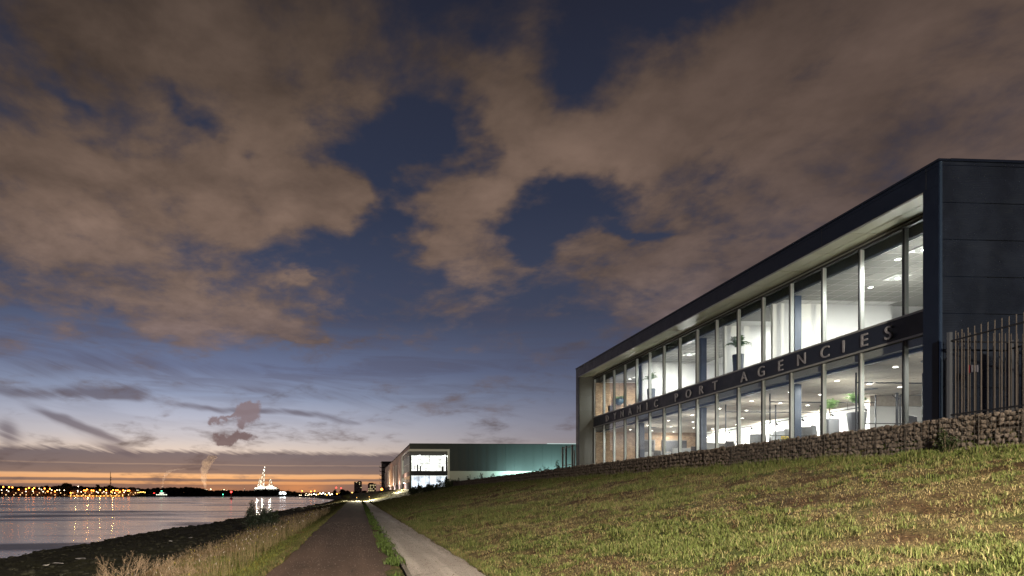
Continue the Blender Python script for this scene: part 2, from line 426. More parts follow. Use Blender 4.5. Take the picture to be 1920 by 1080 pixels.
# walls seen end on use y instead of x
def asphalt_fn(base, dark, sc):
    def fn(N, p, geo):
        f = N.noise(geo, 52, 3, .75); g = N.noise(geo, .5, 5, .6); h = N.noise(geo, 9, 5, .7)
        x, y, z = N.sep(geo)[:3]
        wv = N.noise(N.xyz(N.m('MULTIPLY', x, 1.2), N.m('MULTIPLY', y, .06), 0.0), 1.6, 4, .55)
        c = N.mix(N.smooth(f, .35, .72), dark, base)
        c = N.mix(N.smooth(g, .4, .72, 0, .35), c, tuple(v * .6 for v in dark[:3]) + (1,))
        c = N.mix(N.smooth(wv, .42, .7, 0, .45), c, tuple(min(1, v * 1.25) for v in base[:3]) + (1,))
        c = N.mix(N.smooth(h, .55, .75, 0, .25), c, tuple(v * .5 for v in dark[:3]) + (1,))
        vo = N.new('ShaderNodeTexVoronoi', feature='DISTANCE_TO_EDGE'); vo.inputs['Scale'].default_value = .55
        N.l.new(N.v('ADD', geo, N.v('SCALE', N.noise(geo, 2.2, 4, .7, 0, True), scale=.9)), vo.inputs['Vector'])
        crk = N.m('MULTIPLY', N.smooth(vo.outputs['Distance'], .010, .002), N.smooth(g, .48, .58))
        c = N.mix(N.m('MULTIPLY', crk, .75), c, tuple(v * .25 for v in dark[:3]) + (1,))
        sp_ = N.noise(geo, 38, 2, .5); c = N.mix(N.smooth(sp_, .64, .72, 0, .5), c, tuple(min(1, v * 1.7) for v in base[:3]) + (1,))
        N.l.new(c, p.inputs['Base Color'])
        b = N.new('ShaderNodeBump'); b.inputs['Strength'].default_value = .5; b.inputs['Distance'].default_value = .006
        N.l.new(f, b.inputs['Height']); N.l.new(b.outputs[0], p.inputs['Normal'])
    return fn
M_asph = mat('asphalt', (.07, .06, .055), .85, spec=.25, fn=asphalt_fn((.118, .074, .054, 1), (.046, .029, .022, 1), 1))
M_grav = mat('concrete_path', (.2, .17, .15), .85, spec=.25, fn=asphalt_fn((.43, .385, .35, 1), (.17, .148, .132, 1), 1))

# ------------------------------------------------------------------ terrain
def sst(x, a, b):
    q = np.clip((x - a) / (b - a), 0, 1); return q * q * (3 - 2 * q)
def vnoise(x, y, s, seed=0):
    x = np.asarray(x, float) / s + seed * 17.3; y = np.asarray(y, float) / s - seed * 9.1
    xi = np.floor(x).astype(np.int64); yi = np.floor(y).astype(np.int64); fx = x - xi; fy = y - yi
    fx = fx * fx * (3 - 2 * fx); fy = fy * fy * (3 - 2 * fy)
    def h(i, j):
        k = (i * 374761393 + j * 668265263 + seed * 1442695) & 0x7fffffff
        k = ((k ^ (k >> 13)) * 1274126177) & 0x7fffffff
        return ((k ^ (k >> 16)) & 0xffff) / 65535.0
    return (h(xi, yi) * (1 - fx) + h(xi + 1, yi) * fx) * (1 - fy) + (h(xi, yi + 1) * (1 - fx) + h(xi + 1, yi + 1) * fx) * fy
def fbm(x, y, s, seed=0, o=4):
    r = 0; a = .5; t_ = 0
    for i in range(o): r = r + a * vnoise(x, y, s / 2 ** i, seed + i * 5); t_ += a; a *= .55
    return r / t_
def shoreX(Y): return np.interp(Y, [-60, 0, 50, 70, 110, 200, 364, 560, 760, 830, 900], [-22, -21.5, -21, -19, -17, -12.6, -10.5, -38, -75, -140, -1500])
def bankX(Y): return np.interp(Y, [-60, 0, 22, 50, 110, 200, 364, 560], [-6.5, -6.5, -6.7, -7.1, -7.5, -7.8, -8.6, -36])
def footX(Y): return 2.9 - sst(Y, 118, 178) * 8.0
WATER = -2.2
def ground(X, Y):
    X = np.asarray(X, float); Y = np.asarray(Y, float)
    sx = shoreX(Y) + (vnoise(X * 0, Y, 6, 3) - .5) * 1.6; bx = bankX(Y) + (vnoise(X * 0, Y, 4, 9) - .5) * 1.0
    fx = footX(Y)
    q = (X - fx) / (14.9 - 2.9)
    right = 2.64 * np.clip(q, 0, 1)
    right = np.where(X > 14.98, np.where(Y < 97, 3.1, 2.64 + .46 * sst(X, 14.9, 17)), right)
    pl = -1.95
    left = np.interp(0, [0], [0]) + np.where(X > bx, -1.10 * np.clip(-(X - pl) / (pl - bx), 0, 1) ** .85, 0)
    qb = np.clip((X - sx) / (bx - sx), 0, 1)
    mid = WATER + (-1.10 - WATER) * qb ** .8
    under = WATER - .12 * (sx - X).clip(0, 30)
    z = np.where(X >= fx, right, np.where(X >= pl, 0, np.where(X >= bx, left, np.where(X >= sx, mid, under))))
    # dike rising across the end of the path
    z = z + np.where(X > bx, 1.0 * sst(Y, 132, 190) * sst(X, -9, -3) * (1 - sst(X, fx + 2, fx + 12)), 0)
    # surface unevenness away from the paths
    off = sst(np.abs(X - .3), 2.2, 3.2) * (X < 14.6) * (X > sx)
    z = z + off * ((fbm(X, Y, 1.6, 4, 3) - .5) * .22 + (fbm(X, Y, .7, 8, 2) - .5) * .11)
    z = np.where((X < bx) & (X > sx), z + (fbm(X, Y, .9, 21, 3) - .45) * .30, z)
    far = sst(Y, 826, 840)
    z = np.where(far > 0, z * (1 - far) + far * (-1.2 + 2 * sst(Y, 860, 1100)), z)
    return z
gx = np.unique(np.concatenate([-np.geomspace(26, 4000, 34), np.arange(-26, -2, .35), np.arange(-2, 3, .3), np.arange(3, 15, .3), [14.97, 14.99, 15.4, 16, 17, 20, 30, 50, 80, 130, 250, 600, 1500, 4000]]))
gy = np.unique(np.concatenate([[-60, -40, -25, -15, -8], np.arange(-4, 30, .35), np.geomspace(30, 820, 130), np.arange(822, 845, 3), np.geomspace(850, 9000, 24)]))
GX, GY = np.meshgrid(gx, gy)
GZ = ground(GX, GY)
nx, ny = len(gx), len(gy)
idx = np.arange(nx * ny).reshape(ny, nx)
a_, b_, c_, d_ = idx[:-1, :-1].ravel(), idx[:-1, 1:].ravel(), idx[1:, 1:].ravel(), idx[1:, :-1].ravel()
tris = np.concatenate([np.c_[a_, b_, c_], np.c_[a_, c_, d_]])
def lawn_col(X, Y):
    """colour of the turf: green growth, straw thatch and bare brown patches"""
    X = np.asarray(X, float); Y = np.asarray(Y, float)
    g = fbm(X, Y * .6, 1.5, 31, 4) * .5 + fbm(X, Y, .22, 41, 2) * .5
    s_ = fbm(X, Y * .7, .8, 51, 2) * .45 + fbm(X, Y, .16, 55, 2) * .55
    green = np.array([.070, .086, .022]); straw = np.array([.165, .128, .060]); brown = np.array([.105, .064, .032])
    wg = sst(g + .10 * sst(X, 13.3, 14.3) + .05 * sst(10 - Y, -2, 4) - .05 * sst(X, 6, 9) * (1 - sst(X, 13, 13.8)), .46, .58)
    wb = sst(s_ + .07 * sst(X, 6.5, 9.5) * (1 - sst(X, 13, 13.8)) + .03 * sst(Y, 12, 25), .52, .66)
    c = straw[None] * (1 - wb[:, None]) + brown[None] * wb[:, None]
    return c * (1 - wg[:, None]) + green[None] * wg[:, None], wg, wb
XF, YF = GX.ravel(), GY.ravel()
lc, wg_, wb_ = lawn_col(XF, YF)
gcol = lc * .62
verge = np.array([.11, .085, .040])[None] * (.6 + .8 * fbm(XF, YF, 2, 61)[:, None])
rock = np.array([.048, .047, .026])[None] * (.6 + .9 * fbm(XF, YF, 1.2, 71)[:, None])
gcol = np.where((XF < -1.9)[:, None], verge, gcol)
gcol = np.where((XF < bankX(YF))[:, None], rock, gcol)
gcol = np.where((YF > 400)[:, None], np.array([[.02, .02, .014]]), gcol)
def ground_fn(N, p, geo):
    a = N.new('ShaderNodeAttribute', attribute_name='tint')
    f = N.noise(geo, 14, 5, .65)
    N.l.new(N.mix(1.0, a.outputs['Color'], N.xyz(*(N.smooth(f, .3, .72, .45, 1.5),) * 3), 'MULTIPLY'), p.inputs['Base Color'])
    b = N.new('ShaderNodeBump'); b.inputs['Strength'].default_value = .9; b.inputs['Distance'].default_value = .04
    N.l.new(f, b.inputs['Height']); N.l.new(b.outputs[0], p.inputs['Normal'])
M_ground = mat('turf_soil', (.1, .08, .05), .95, spec=.15, fn=ground_fn)
g_o = np_mesh('ground', np.c_[XF, YF, GZ.ravel()], tris, M_ground, colr=gcol)
tag(g_o, kind='structure')

def strip(name, x0, x1, zt, m, y0=-20, y1=134, wob=0.0, thick=.12):
    ys = np.concatenate([np.arange(y0, 30, .5), np.arange(30, y1 + 1, 4)])
    mb = MB(); s0 = []; 
    for y in ys:
        a = x0(y) if callable(x0) else x0; b = x1(y) if callable(x1) else x1
        a += wob * (float(vnoise(0, y, .9, 5)) - .5) ; b += wob * (float(vnoise(9, y, .8, 6)) - .5)
        s0.append((a, b, y))
    k = 0
    for a, b, y in s0: mb.v += [(a, y, zt - thick), (a, y, zt), (b, y, zt), (b, y, zt - thick)]
    for i in range(len(s0) - 1):
        n = i * 4
        for j in range(3): mb.f.append((n + j, n + 4 + j, n + 5 + j, n + 1 + j))
    return tag(mb.build(name, m), kind='structure')
drift = lambda y: -.0042 * max(0, y - 12)
strip('asphalt_path', lambda y: -1.78 + drift(y), lambda y: .62, .018, M_asph, wob=.22)
strip('concrete_path', lambda y: 1.04, lambda y: 2.50 + drift(y) * 1.2, .022, M_grav, wob=.16)
M_kerb = mat('old_kerb', (.10, .085, .07), .9, var=.3, scale=8)
# kerb edging between the two paths: one stone per metre
kb = MB().box(-.045, .045, 0, .985, -.1, .052).mesh('kerb_stone', M_kerb)
kerb = tag(empty('kerb', (0, 0, 0)), kind='structure')
for i in range(60):
    link_mesh('kerb_stone', kb, kerb, (.965 + rng.uniform(-.006, .006), -2 + i, rng.uniform(-.008, .006)), (0, rng.uniform(-.03, .03), rng.uniform(-.006, .006)))
# access ramp that crosses the end of the paths and climbs the dike
rp = [(-3.5, 133, .03), (-1, 135.5, .04), (3, 136, .05), (6, 138, .5), (8.2, 144, 1.35), (10.2, 153, 2.3), (12, 165, 3.0)]
mb = MB()
for i in range(len(rp) - 1):
    a, b = Vector(rp[i]), Vector(rp[i + 1]); d = (b - a).normalized(); n = Vector((-d.y, d.x, 0)) * .9
    mb.quad(tuple(a - n), tuple(b - n), tuple(b + n), tuple(a + n))
M_ramp = mat('pale_concrete', (.62, .58, .46), .8, var=.1, scale=1)
tag(mb.build('ramp_path', M_ramp), kind='structure')

# ------------------------------------------------------------------ water
def water_fn(N, p, geo):
    x, y, z = N.sep(geo)[:3]
    big = N.noise(N.xyz(N.m('MULTIPLY', x, .006), N.m('MULTIPLY', y, .016), 0.0), 1.0, 4, .6, .6)
    tide = N.noise(N.xyz(N.m('MULTIPLY', x, .03), N.m('MULTIPLY', y, .09), 0.0), 1.0, 4, .6, .5)
    rip = N.noise(N.xyz(N.m('MULTIPLY', x, 1.6), N.m('MULTIPLY', y, 3.0), 0.0), 1.0, 3, .6)
    k = N.m('MULTIPLY', N.smooth(big, .43, .60), N.smooth(tide, .34, .64))
    N.l.new(N.smooth(k, 0, 1, .14, .38), p.inputs['Roughness'])
    b = N.new('ShaderNodeBump'); b.inputs['Distance'].default_value = .05
    N.l.new(N.smooth(k, 0, 1, .22, .85), b.inputs['Strength']); N.l.new(rip, b.inputs['Height']); N.l.new(b.outputs[0], p.inputs['Normal'])
M_water = mat('river_water', (.046, .058, .085), .1, spec=.9, fn=water_fn)
M_water.node_tree.nodes['Principled BSDF'].inputs['IOR'].default_value = 1.36
tag(MB().quad((-4000, -60, WATER), (40, -60, WATER), (40, 838, WATER), (-4000, 838, WATER)).build('river_water', M_water), kind='structure')

# ------------------------------------------------------------------ office building
X0, XG, XB = 15.5, 16.6, 29.5
YN, YF_ = 15.64, 43.14
Z0, ZF2, ZC1, ZC2, ZS, ZT = 3.1, 6.6, 5.94, 9.43, 9.89, 10.57
MUL = [17.85 + 1.6435 * k for k in range(16)]
B = empty('office_building', (X0, YN, Z0), 'dark blue metal office building with two lit glazed storeys above the grass slope', 'office building')
def bp(name, m, *boxes, parent=None, **kw):
    mb = MB()
    for b in boxes: mb.box(*b)
    return mb.build(name, m, parent or B, world=True, **kw)
JN, JF = 16.10, 42.62
bp('roof_beam', M_navy, (X0, XG + .35, YN + .002, YF_ - .002, ZS, ZT - .06))
bp('roof_cap', M_navy_cap, (X0 - .035, XG + .4, YN - .035, YF_ + .035, ZT - .058, ZT))
bp('near_jamb', M_navy, (X0, XG + .2, YN + .003, JN, Z0 - .3, ZS - .003))
bp('far_jamb', M_navy, (X0, X0 + .30, JF, YF_ - .003, Z0 - .3, ZS - .003))
bp('corner_trim', M_trim, (X0 + .012, X0 + .075, YN - .030, YN - .002, Z0 - .2, ZT - .07))
# faint sheet joints of the frame
for yy in (16.0, 19.8, 23.6, 27.4, 31.2, 35.0, 38.8):
    bp('sheet_joint', M_dark, (X0 - .004, X0 - .001, yy, yy + .012, ZS + .02, ZT - .08))
bp('drip_edge', M_navy_cap, (X0 - .012, X0 - .001, YN + .01, YF_ - .01, ZT - .16, ZT - .145))
# side wall of long cladding panels
bp('side_wall', M_dark, (X0 + .09, XB, YN + .03, YN + .25, Z0 - .3, ZT - .08))
pz = [9.40 - .99 * i for i in range(8)]
tops = [ZT - .17] + pz; 
for i in range(len(tops) - 1):
    zt, zb = tops[i] - .008, max(Z0 - .2, tops[i + 1] + .008)
    if zt <= zb: continue
    for x0, x1 in ((X0 + .08, 21.9), (21.92, XB)):
        bp('cladding_panel', M_clad, (x0, x1, YN - .022, YN + .028, zb, zt), bevel=.006)
bp('parapet_cap', M_navy_cap, (X0 + .3, XB + .05, YN - .05, YN + .35, ZT - .065, ZT + .002))
bp('parapet_flashing', M_clad, (X0 + .08, XB, YN - .018, YN + .03, ZT - .16, ZT - .07))
bp('back_wall', M_clad, (XB, XB + .25, YN, YF_, Z0 - .3, ZT - .08))
bp('far_wall', M_clad, (X0 + .31, XB, YF_ - .14, YF_, Z0 - .3, ZT - .08))
bp('roof', M_dark, (XG + .36, XB - .01, YN + .26, YF_ - .15, ZS + .05, ZT - .2))
# far reveal and soffit panels
zz_ = Z0 - .1; k = 0
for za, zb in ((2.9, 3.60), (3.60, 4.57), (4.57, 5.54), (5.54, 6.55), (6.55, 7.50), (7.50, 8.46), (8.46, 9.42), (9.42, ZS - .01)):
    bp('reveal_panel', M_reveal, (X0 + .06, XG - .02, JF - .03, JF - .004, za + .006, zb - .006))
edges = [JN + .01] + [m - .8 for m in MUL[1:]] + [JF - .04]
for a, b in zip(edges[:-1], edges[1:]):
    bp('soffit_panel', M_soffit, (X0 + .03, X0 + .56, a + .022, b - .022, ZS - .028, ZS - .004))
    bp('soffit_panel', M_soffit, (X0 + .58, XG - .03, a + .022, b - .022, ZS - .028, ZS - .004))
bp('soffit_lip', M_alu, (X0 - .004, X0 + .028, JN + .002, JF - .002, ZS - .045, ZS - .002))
# slabs, ceilings, inner walls
bp('ground_slab', M_floor, (XG - .1, XB - .01, YN + .26, YF_ - .15, Z0 - .5, Z0))
bp('upper_slab', M_floor, (XG + .06, XB - .01, YN + .26, YF_ - .15, ZC1 + .08, ZF2))
bp('lower_bulkhead', M_dusk_bulkhead, (XG + .42, XG + .50, YN + .26, 42.35, ZC1 - .02, ZC1 + .078), (XG + .3, XG + .415, YN + .26, 42.35, ZC1 + .0, 6.52))
bp('upper_bulkhead', M_navy, (XG + .42, XG + .5, YN + .26, 42.35, ZC2 - .02, ZS - .01), (XG + .3, XG + .415, YN + .26, 42.35, ZC2 + .01, ZS - .01))
bp('blind_rail', M_alu, (XG + .275, XG + .298, JN, 42.3, 6.20, 6.222), (XG + .37, XG + .418, JN, 42.3, ZC2 - .03, ZC2 + .008))
bp('blind_rail', M_white, (XG + .372, XG + .418, JN, 42.3, ZC1 - .028, ZC1 - .004))
bp('near_inner_wall', M_white, (XG + .2, XB - .01, YN + .26, YN + .34, Z0, ZC1), (XG + .2, XB - .01, YN + .26, YN + .34, ZF2, ZC2))
bp('brick_wall', M_brick, (XG + .05, XB - .01, 42.40, 42.60, Z0, ZC1), (XG + .05, XB - .01, 42.40, 42.60, ZF2, ZC2))
bp('back_inner_wall', M_white, (XB - .12, XB - .02, YN + .36, 42.39, ZF2, ZC2))
bp('partition_wall', M_white, (XG + .36, 22.0, 24.33, 24.45, ZF2, ZC2 - .005))
mbc = MB(); mbc.tube((22.0, 24.45 + .12, ZF2), (22.0, 24.45 + .12, ZC2 - .005), .24, n=20); mbc.build('partition_corner', M_white, B, world=True, smooth=True)
bp('partition_wall', M_white, (21.95, 22.24, 24.57, 27.60, ZF2, ZC2 - .005))
bp('partition_wall', M_white, (XG + .36, 24.0, 27.64, 27.78, ZF2, ZC2 - .005))
bp('partition_wall', M_white, (XG + .36, 24.0, 35.90, 36.04, ZF2, ZC2 - .005))
bp('partition_wall', M_white, (24.0, 24.12, 27.64, 36.04, ZF2, ZC2 - .005))
bp('partition_wall', M_white, (24.4, 24.52, 26.2, 42.38, Z0, ZC1 - .42))
bp('ceiling_drop', M_white, (24.30, 24.52, 26.2, 42.38, ZC1 - .42, ZC1 - .005))
bp('partition_wall', M_white, (22.6, XB - .13, 26.05, 26.17, Z0, ZC1 - .45))
bp('ceiling_drop', M_ceil2, (22.5, XB - .13, 25.9, 26.17, ZC1 - .45, ZC1 - .005))
bp('back_inner_wall', M_white, (XB - .12, XB - .02, YN + .36, 26.04, Z0, ZC1))
for y in (23.45, 30.05, 36.75):
    bp('column', M_column, (17.15, 17.42, y - .14, y + .14, Z0, ZC1), (17.15, 17.42, y - .14, y + .14, ZF2, ZC2 - .001))
# glass partitions of thin dark frames on the ground floor
for y in (25.6, 28.8, 21.0):
    bp('glazed_partition', M_dark, (17.7, 22.5, y - .02, y + .02, 5.55, 5.59), (17.7, 22.5, y - .02, y + .02, 4.10, 4.13), (17.7, 17.74, y - .02, y + .02, Z0, ZC1), (20.2, 20.24, y - .02, y + .02, Z0, ZC1), (22.46, 22.5, y - .02, y + .02, Z0, ZC1))
# ceiling grids
def tiles(z, mt, w, x0, x1, y0, y1, name='ceiling_tile'):
    me = MB().box(-w / 2 + .011, w / 2 - .011, -w / 2 + .011, w / 2 - .011, -.012, .0).mesh(name, mt)
    ox, oy, oz = wloc(B)
    x = x0 + w / 2
    while x < x1 - w / 3:
        y = y0 + w / 2
        while y < y1 - w / 3:
            link_mesh(name, me, B, (x - ox, y - oy, z - oz)); y += w
        x += w
M_grid = mat('grid_profile', (.42, .41, .38), .5)
def tbars(z, w, x0, x1, y0, y1):
    mb = MB(); x = x0
    while x < x1 + .01: mb.box(x - .009, x + .009, y0, y1, z - .020, z - .0135); x += w
    y = y0
    while y < y1 + .01: mb.box(x0, x1, y - .009, y + .009, z - .0205, z - .0136); y += w
    mb.build('ceiling_grid', M_grid, B, world=True)
tbars(ZC2, .6, XG + .5, XG + .5 + .6 * 8, YN + .4, 24.3); tbars(ZC2, .6, XG + .5, XG + .5 + .6 * 6, 27.8, 35.9)
tiles(ZC2, M_ceil, .6, XG + .5, XG + .5 + .6 * 8, YN + .4, 24.3)
tiles(ZC2, M_ceil, .6, XG + .5, XG + .5 + .6 * 6, 27.8, 35.9)
tiles(ZC2, M_ceil, 1.2, 21.9, XB - .2, YN + .4, 24.3)
tiles(ZC2, M_ceil, 1.2, XG + .5, 24.0, 36.1, 42.4)
tiles(ZC2, M_ceil, 1.2, XG + .5, 21.9, 24.5, 27.7)
tiles(ZC1, M_ceil2, 1.2, XG + .5, 24.3, YN + .4, 42.4)
bp('ceiling', M_white, (XG + .5, XB - .13, YN + .36, 42.39, ZC2 + .004, ZC2 + .04), (XG + .5, XB - .13, YN + .36, 42.39, ZC1 + .004, ZC1 + .04))
# curtain wall
bp('window_rail', M_alu, (XG - .06, XG + .10, JN, JF - .05, ZS - .12, ZS - .035), (XG - .06, XG + .10, JN, JF - .05, 6.972, 7.03), (XG - .06, XG + .10, JN, JF - .05, 6.27, 6.328), (XG - .06, XG + .10, JN, JF - .05, Z0, Z0 + .08))
bp('head_profile', M_dark, (XG - .07, XG - .062, JN, JF - .05, ZS - .09, ZS - .04), (XG - .03, XG + .10, JN, JF - .05, ZS - .20, ZS - .123))
bp('sign_band', M_band, (XG - .05, XG + .09, JN, JF - .04, 6.33, 6.97))
bp('band_edge', M_alu, (XG - .068, XG - .052, JN, JF - .04, 6.965, 6.985), (XG - .068, XG - .052, JN, JF - .04, 6.318, 6.335))
ys = [JN - .02] + MUL + [JF - .06]
for y in MUL + [JF - .10]:
    for (za, zb) in ((Z0 + .082, 6.268), (7.032, ZS - .205)):
        mu = bp('mullion', M_alu, (XG - .02, XG + .11, y - .026, y + .026, za, zb))
        bp('cover_strip', M_dark, (XG - .062, XG - .024, y - .024, y + .024, za - .0, zb + .0), parent=mu)
for a, b in zip(ys[:-1], ys[1:]):
    for (za, zb) in ((Z0 + .085, 6.265), (7.035, ZS - .21)):
        bp('glass_pane', M_glass, (XG + .02, XG + .034, a + .032, b - .032, za, zb))
# lettering on the band
def letter(ch, px, size=.60, zc=6.645, X=XG - .053):
    cu = bpy.data.curves.new('letter', 'FONT'); cu.body = ch; cu.size = size; cu.extrude = .020; cu.align_x = 'CENTER'
    cu.resolution_u = 4
    o = bpy.data.objects.new('tmp', cu); col.objects.link(o); bpy.context.view_layer.update()
    me = bpy.data.meshes.new_from_object(o.evaluated_get(bpy.context.evaluated_depsgraph_get()))
    col.objects.unlink(o); bpy.data.objects.remove(o)
    me.name = 'letter'; me.materials.clear(); me.materials.append(M_letter)
    y = atX(px, X - .02); off = wloc(B)
    h = size * .729 / 2
    link_mesh('letter', me, B, (X - .045 - off.x, y - off.y, zc - h - off.z), (R(90), 0, R(-90)), (1.10, 1, 1))
for ch, px in zip('DYNAMICPORTAGENCIES', (1139, 1153.6, 1167, 1181.8, 1198.4, 1213.8, 1230.7, 1268.6, 1291.4, 1315.4, 1341.2, 1395.7, 1428.3, 1464.4, 1503.9, 1547.9, 1582.9, 1621.6, 1667)):
    letter(ch, px)

# ---- lamps
def add_area(parent, loc, size, power, c=(1, .93, .84), rot=(0, 0, 0), shape='SQUARE', name='light', spread=None):
    d = bpy.data.lights.new(name, 'AREA'); d.shape = shape; d.size = size; d.energy = power; d.color = c
    if spread: d.spread = R(spread)
    o = bpy.data.objects.new(name, d); col.objects.link(o); o.parent = parent; o.location = loc; o.rotation_euler = rot; return o
def add_point(parent, loc, power, c, r=.06):
    d = bpy.data.lights.new('light', 'POINT'); d.energy = power; d.color = c; d.shadow_soft_size = r
    o = bpy.data.objects.new('light', d); col.objects.link(o); o.parent = parent; o.location = loc; return o
bulb = MB().lathe([(0, -.055), (.06, -.055), (.07, -.046)], n=12).mesh('bulb', M_lamp2)
panel_me = MB().box(-.29, .29, -.29, .29, -.03, -.022).mesh('lamp_frame', M_white)
disc_me = MB().lathe([(0.0, -.045), (.22, -.045), (.235, -.032), (.235, -.031)], n=20).mesh('lamp_diffuser', M_lamp)
cp = 'square ceiling lamps of the upper floor'
first = True
UP = [(19.35, 21.1), (17.95, 18.6), (21.5, 18.6), (25.5, 21.1), (18.4, 33.3), (20.8, 30.5), (18.6, 40.0), (22.0, 39.0), (19.6, 25.9)]
for i, (x, y) in enumerate(UP):
    lp = empty('ceiling_lamp', (x, y, ZC2 - .02), ['square white ceiling lamp with round diffuser in the fourth window from the near end', 'square white ceiling lamp in the narrow end window'][i] if i < 2 else 'square white ceiling lamp upstairs, ' + ('', '', 'second row behind the narrow end window', 'deep in the near room', 'left of the slate column before the white wall', 'second row before the white wall', 'nearest the upper brick wall', 'deep in the brick walled room', 'above the shelf beside the palm')[i], 'ceiling lamp', cp)
    link_mesh('lamp_frame', panel_me, lp); link_mesh('lamp_diffuser', disc_me, lp); link_mesh('bulb', bulb, lp)
    add_area(lp, (0, 0, -.07), .45, 330 if i != 8 else 230, (1, .97, .92)); add_point(lp, (0, 0, -1.1), 95, (1, .97, .92), .03)
dl = MB().lathe([(0, -.012), (.075, -.012), (.075, -.002)], n=14).mesh('downlight_lens', M_lamp2)
dr = MB().lathe([(.076, -.001), (.078, -.02), (.10, -.016), (.104, 0)], n=14).mesh('downlight_ring', M_white)
NTH = ('first second third fourth fifth sixth seventh eighth ninth tenth eleventh twelfth thirteenth fourteenth fifteenth sixteenth seventeenth eighteenth nineteenth twentieth '
       + ' '.join('twenty-' + q for q in 'first second third fourth fifth sixth seventh eighth ninth'.split())).split()
for x in (18.2, 20.0, 21.8, 23.4):
    for j in range(10):
        y = 17.3 + j * 2.55 + (x - 18) * .33
        if y > 42: continue
        lp = empty('downlight', (x, y, ZC1 - .02), 'round downlight downstairs, %s row from the window, %s from near end' % (NTH[int(x / 1.75) - 10], NTH[j]), 'downlight', 'round downlights of the lower floor')
        link_mesh('downlight_lens', dl, lp); link_mesh('downlight_ring', dr, lp)
        if (j + int(x)) % 2 == 0: (add_area(lp, (0, 0, -.05), .2, 105, (1, .95, .88), shape='DISK'), add_point(lp, (0, 0, -.95), 55, (1, .95, .88), .03))
for i, (x, y) in enumerate(((17.9, 19.5), (20.5, 18.0), (19.3, 22.2), (23.2, 22.9), (18.0, 29.2), (20.6, 33.0), (18.4, 40.8))):
    lp = empty('downlight', (x, y, ZC2 - .02), 'small round downlight in the upper ceiling, %s from the near end' % NTH[(1, 0, 2, 3, 4, 5, 6)[i]], 'downlight', 'round downlights of the upper floor')
    link_mesh('downlight_lens', dl, lp); link_mesh('downlight_ring', dr, lp)
vent = MB().lathe([(0, -.02), (.1, -.03), (.11, -.015), (.18, -.03), (.20, -.012), (.27, -.02), (.28, 0)], n=18).mesh('ceiling_vent', M_midgrey)
for x, y, s in ((18.5, 18.9, 'in the end bay of the lower office'), (21.0, 24.2, 'behind the palms of the lower office'), (19.0, 39.0, 'near the brick wall of the lower office'), (21.2, 20.0, 'above the desks by the coat stand')):
    tag(link_mesh('ceiling_vent', vent, None, (x, y, ZC1 - .02)), 'round grey ceiling vent ' + s, 'vent', 'ceiling vents')
# track with spots washing the back wall
tr = empty('track_light', (23.2, 33, ZC1 - .35), 'black track with swivelling spots along the bright back wall', 'track light')
MB().box(-.02, .02, -6.6, 8.4, 0, .04).build('track', M_black, tr)
for i, y in enumerate((-6, -4, -2, 0, 2.2, 4.4, 7)):
    sp = MB().tube((0, y, 0), (.05, y, -.10), .012).tube((.0, y, -.08), (.14, y + .02, -.18), .045).build('spot', M_black, tr)
    MB().ball((.155, y + .02, -.19), .035).build('spot_lens', M_lamp2, tr)
    if i % 2 == 0:
        l = add_area(tr, (.2, y, -.22), .12, 170, (1, .94, .86), (0, R(-75), 0), spread=150)
for x in (0,): MB().tube((0, -5, .04), (0, -5, .33), .008).tube((0, 6, .04), (0, 6, .33), .008).build('hanger', M_black, tr)

# ---- furniture
def part(mb, name, m, root, **kw): return mb.build(name, m, root, **kw)
def make_desk(loc, rz, label, w=1.6, scr=True, top=None):
    o = empty('desk', loc, label, 'desk', rz=rz)
    part(MB().box(-w / 2, w / 2, -.4, .4, .72, .75), 'table_top', top or M_wood, o, bevel=.004)
    for s in (-1, 1):
        part(MB().box(s * (w / 2 - .12) - .03, s * (w / 2 - .12) + .03, -.03, .03, .03, .72).box(s * (w / 2 - .12) - .03, s * (w / 2 - .12) + .03, -.35, .35, 0, .03), 'leg', M_dark, o)
    if scr: part(MB().box(-w / 2 + .02, w / 2 - .02, .41, .44, .55, 1.18), 'privacy_screen', M_midgrey, o, bevel=.006)
    return o
def make_chair(loc, rz, label, m=None):
    o = empty('chair', loc, label, 'chair', rz=rz); m = m or M_dkgrey
    mb = MB(); 
    for i in range(8):
        a0 = -1.2 + i * .3; a1 = a0 + .3
        for zlo, zhi, r0, r1 in ((.48, .68, .25, .27), (.68, .86, .27, .25)):
            q = lambda a, r, z: (math.sin(a) * r, math.cos(a) * r, z)
            mb.quad(q(a0, r0, zlo), q(a1, r0, zlo), q(a1, r1, zhi), q(a0, r1, zhi))
            mb.quad(q(a0, r0 + .03, zlo), q(a0, r1 + .03, zhi), q(a1, r1 + .03, zhi), q(a1, r0 + .03, zlo))
    part(mb, 'backrest', m, o, smooth=True)
    part(MB().lathe([(0, .43), (.24, .43), (.26, .46), (.24, .49), (0, .49)], n=14), 'seat', m, o, smooth=True)
    part(MB().tube((0, 0, .1), (0, 0, .43), .025), 'stem', M_alu, o)
    for i in range(5):
        a = i * 2 * math.pi / 5; part(MB().tube((0, 0, .1), (.28 * math.cos(a), .28 * math.sin(a), .04), .02, .014), 'leg', M_alu, o)
    return o
def make_monitor(loc, rz, label):
    o = empty('monitor', loc, label, 'monitor', rz=rz)
    part(MB().box(-.30, .30, -.015, .015, .14, .50), 'screen', M_screen, o, bevel=.005)
    part(MB().box(-.03, .03, .016, .03, .0, .3).box(-.11, .11, -.08, .08, 0, .012), 'stand', M_dark, o)
    return o
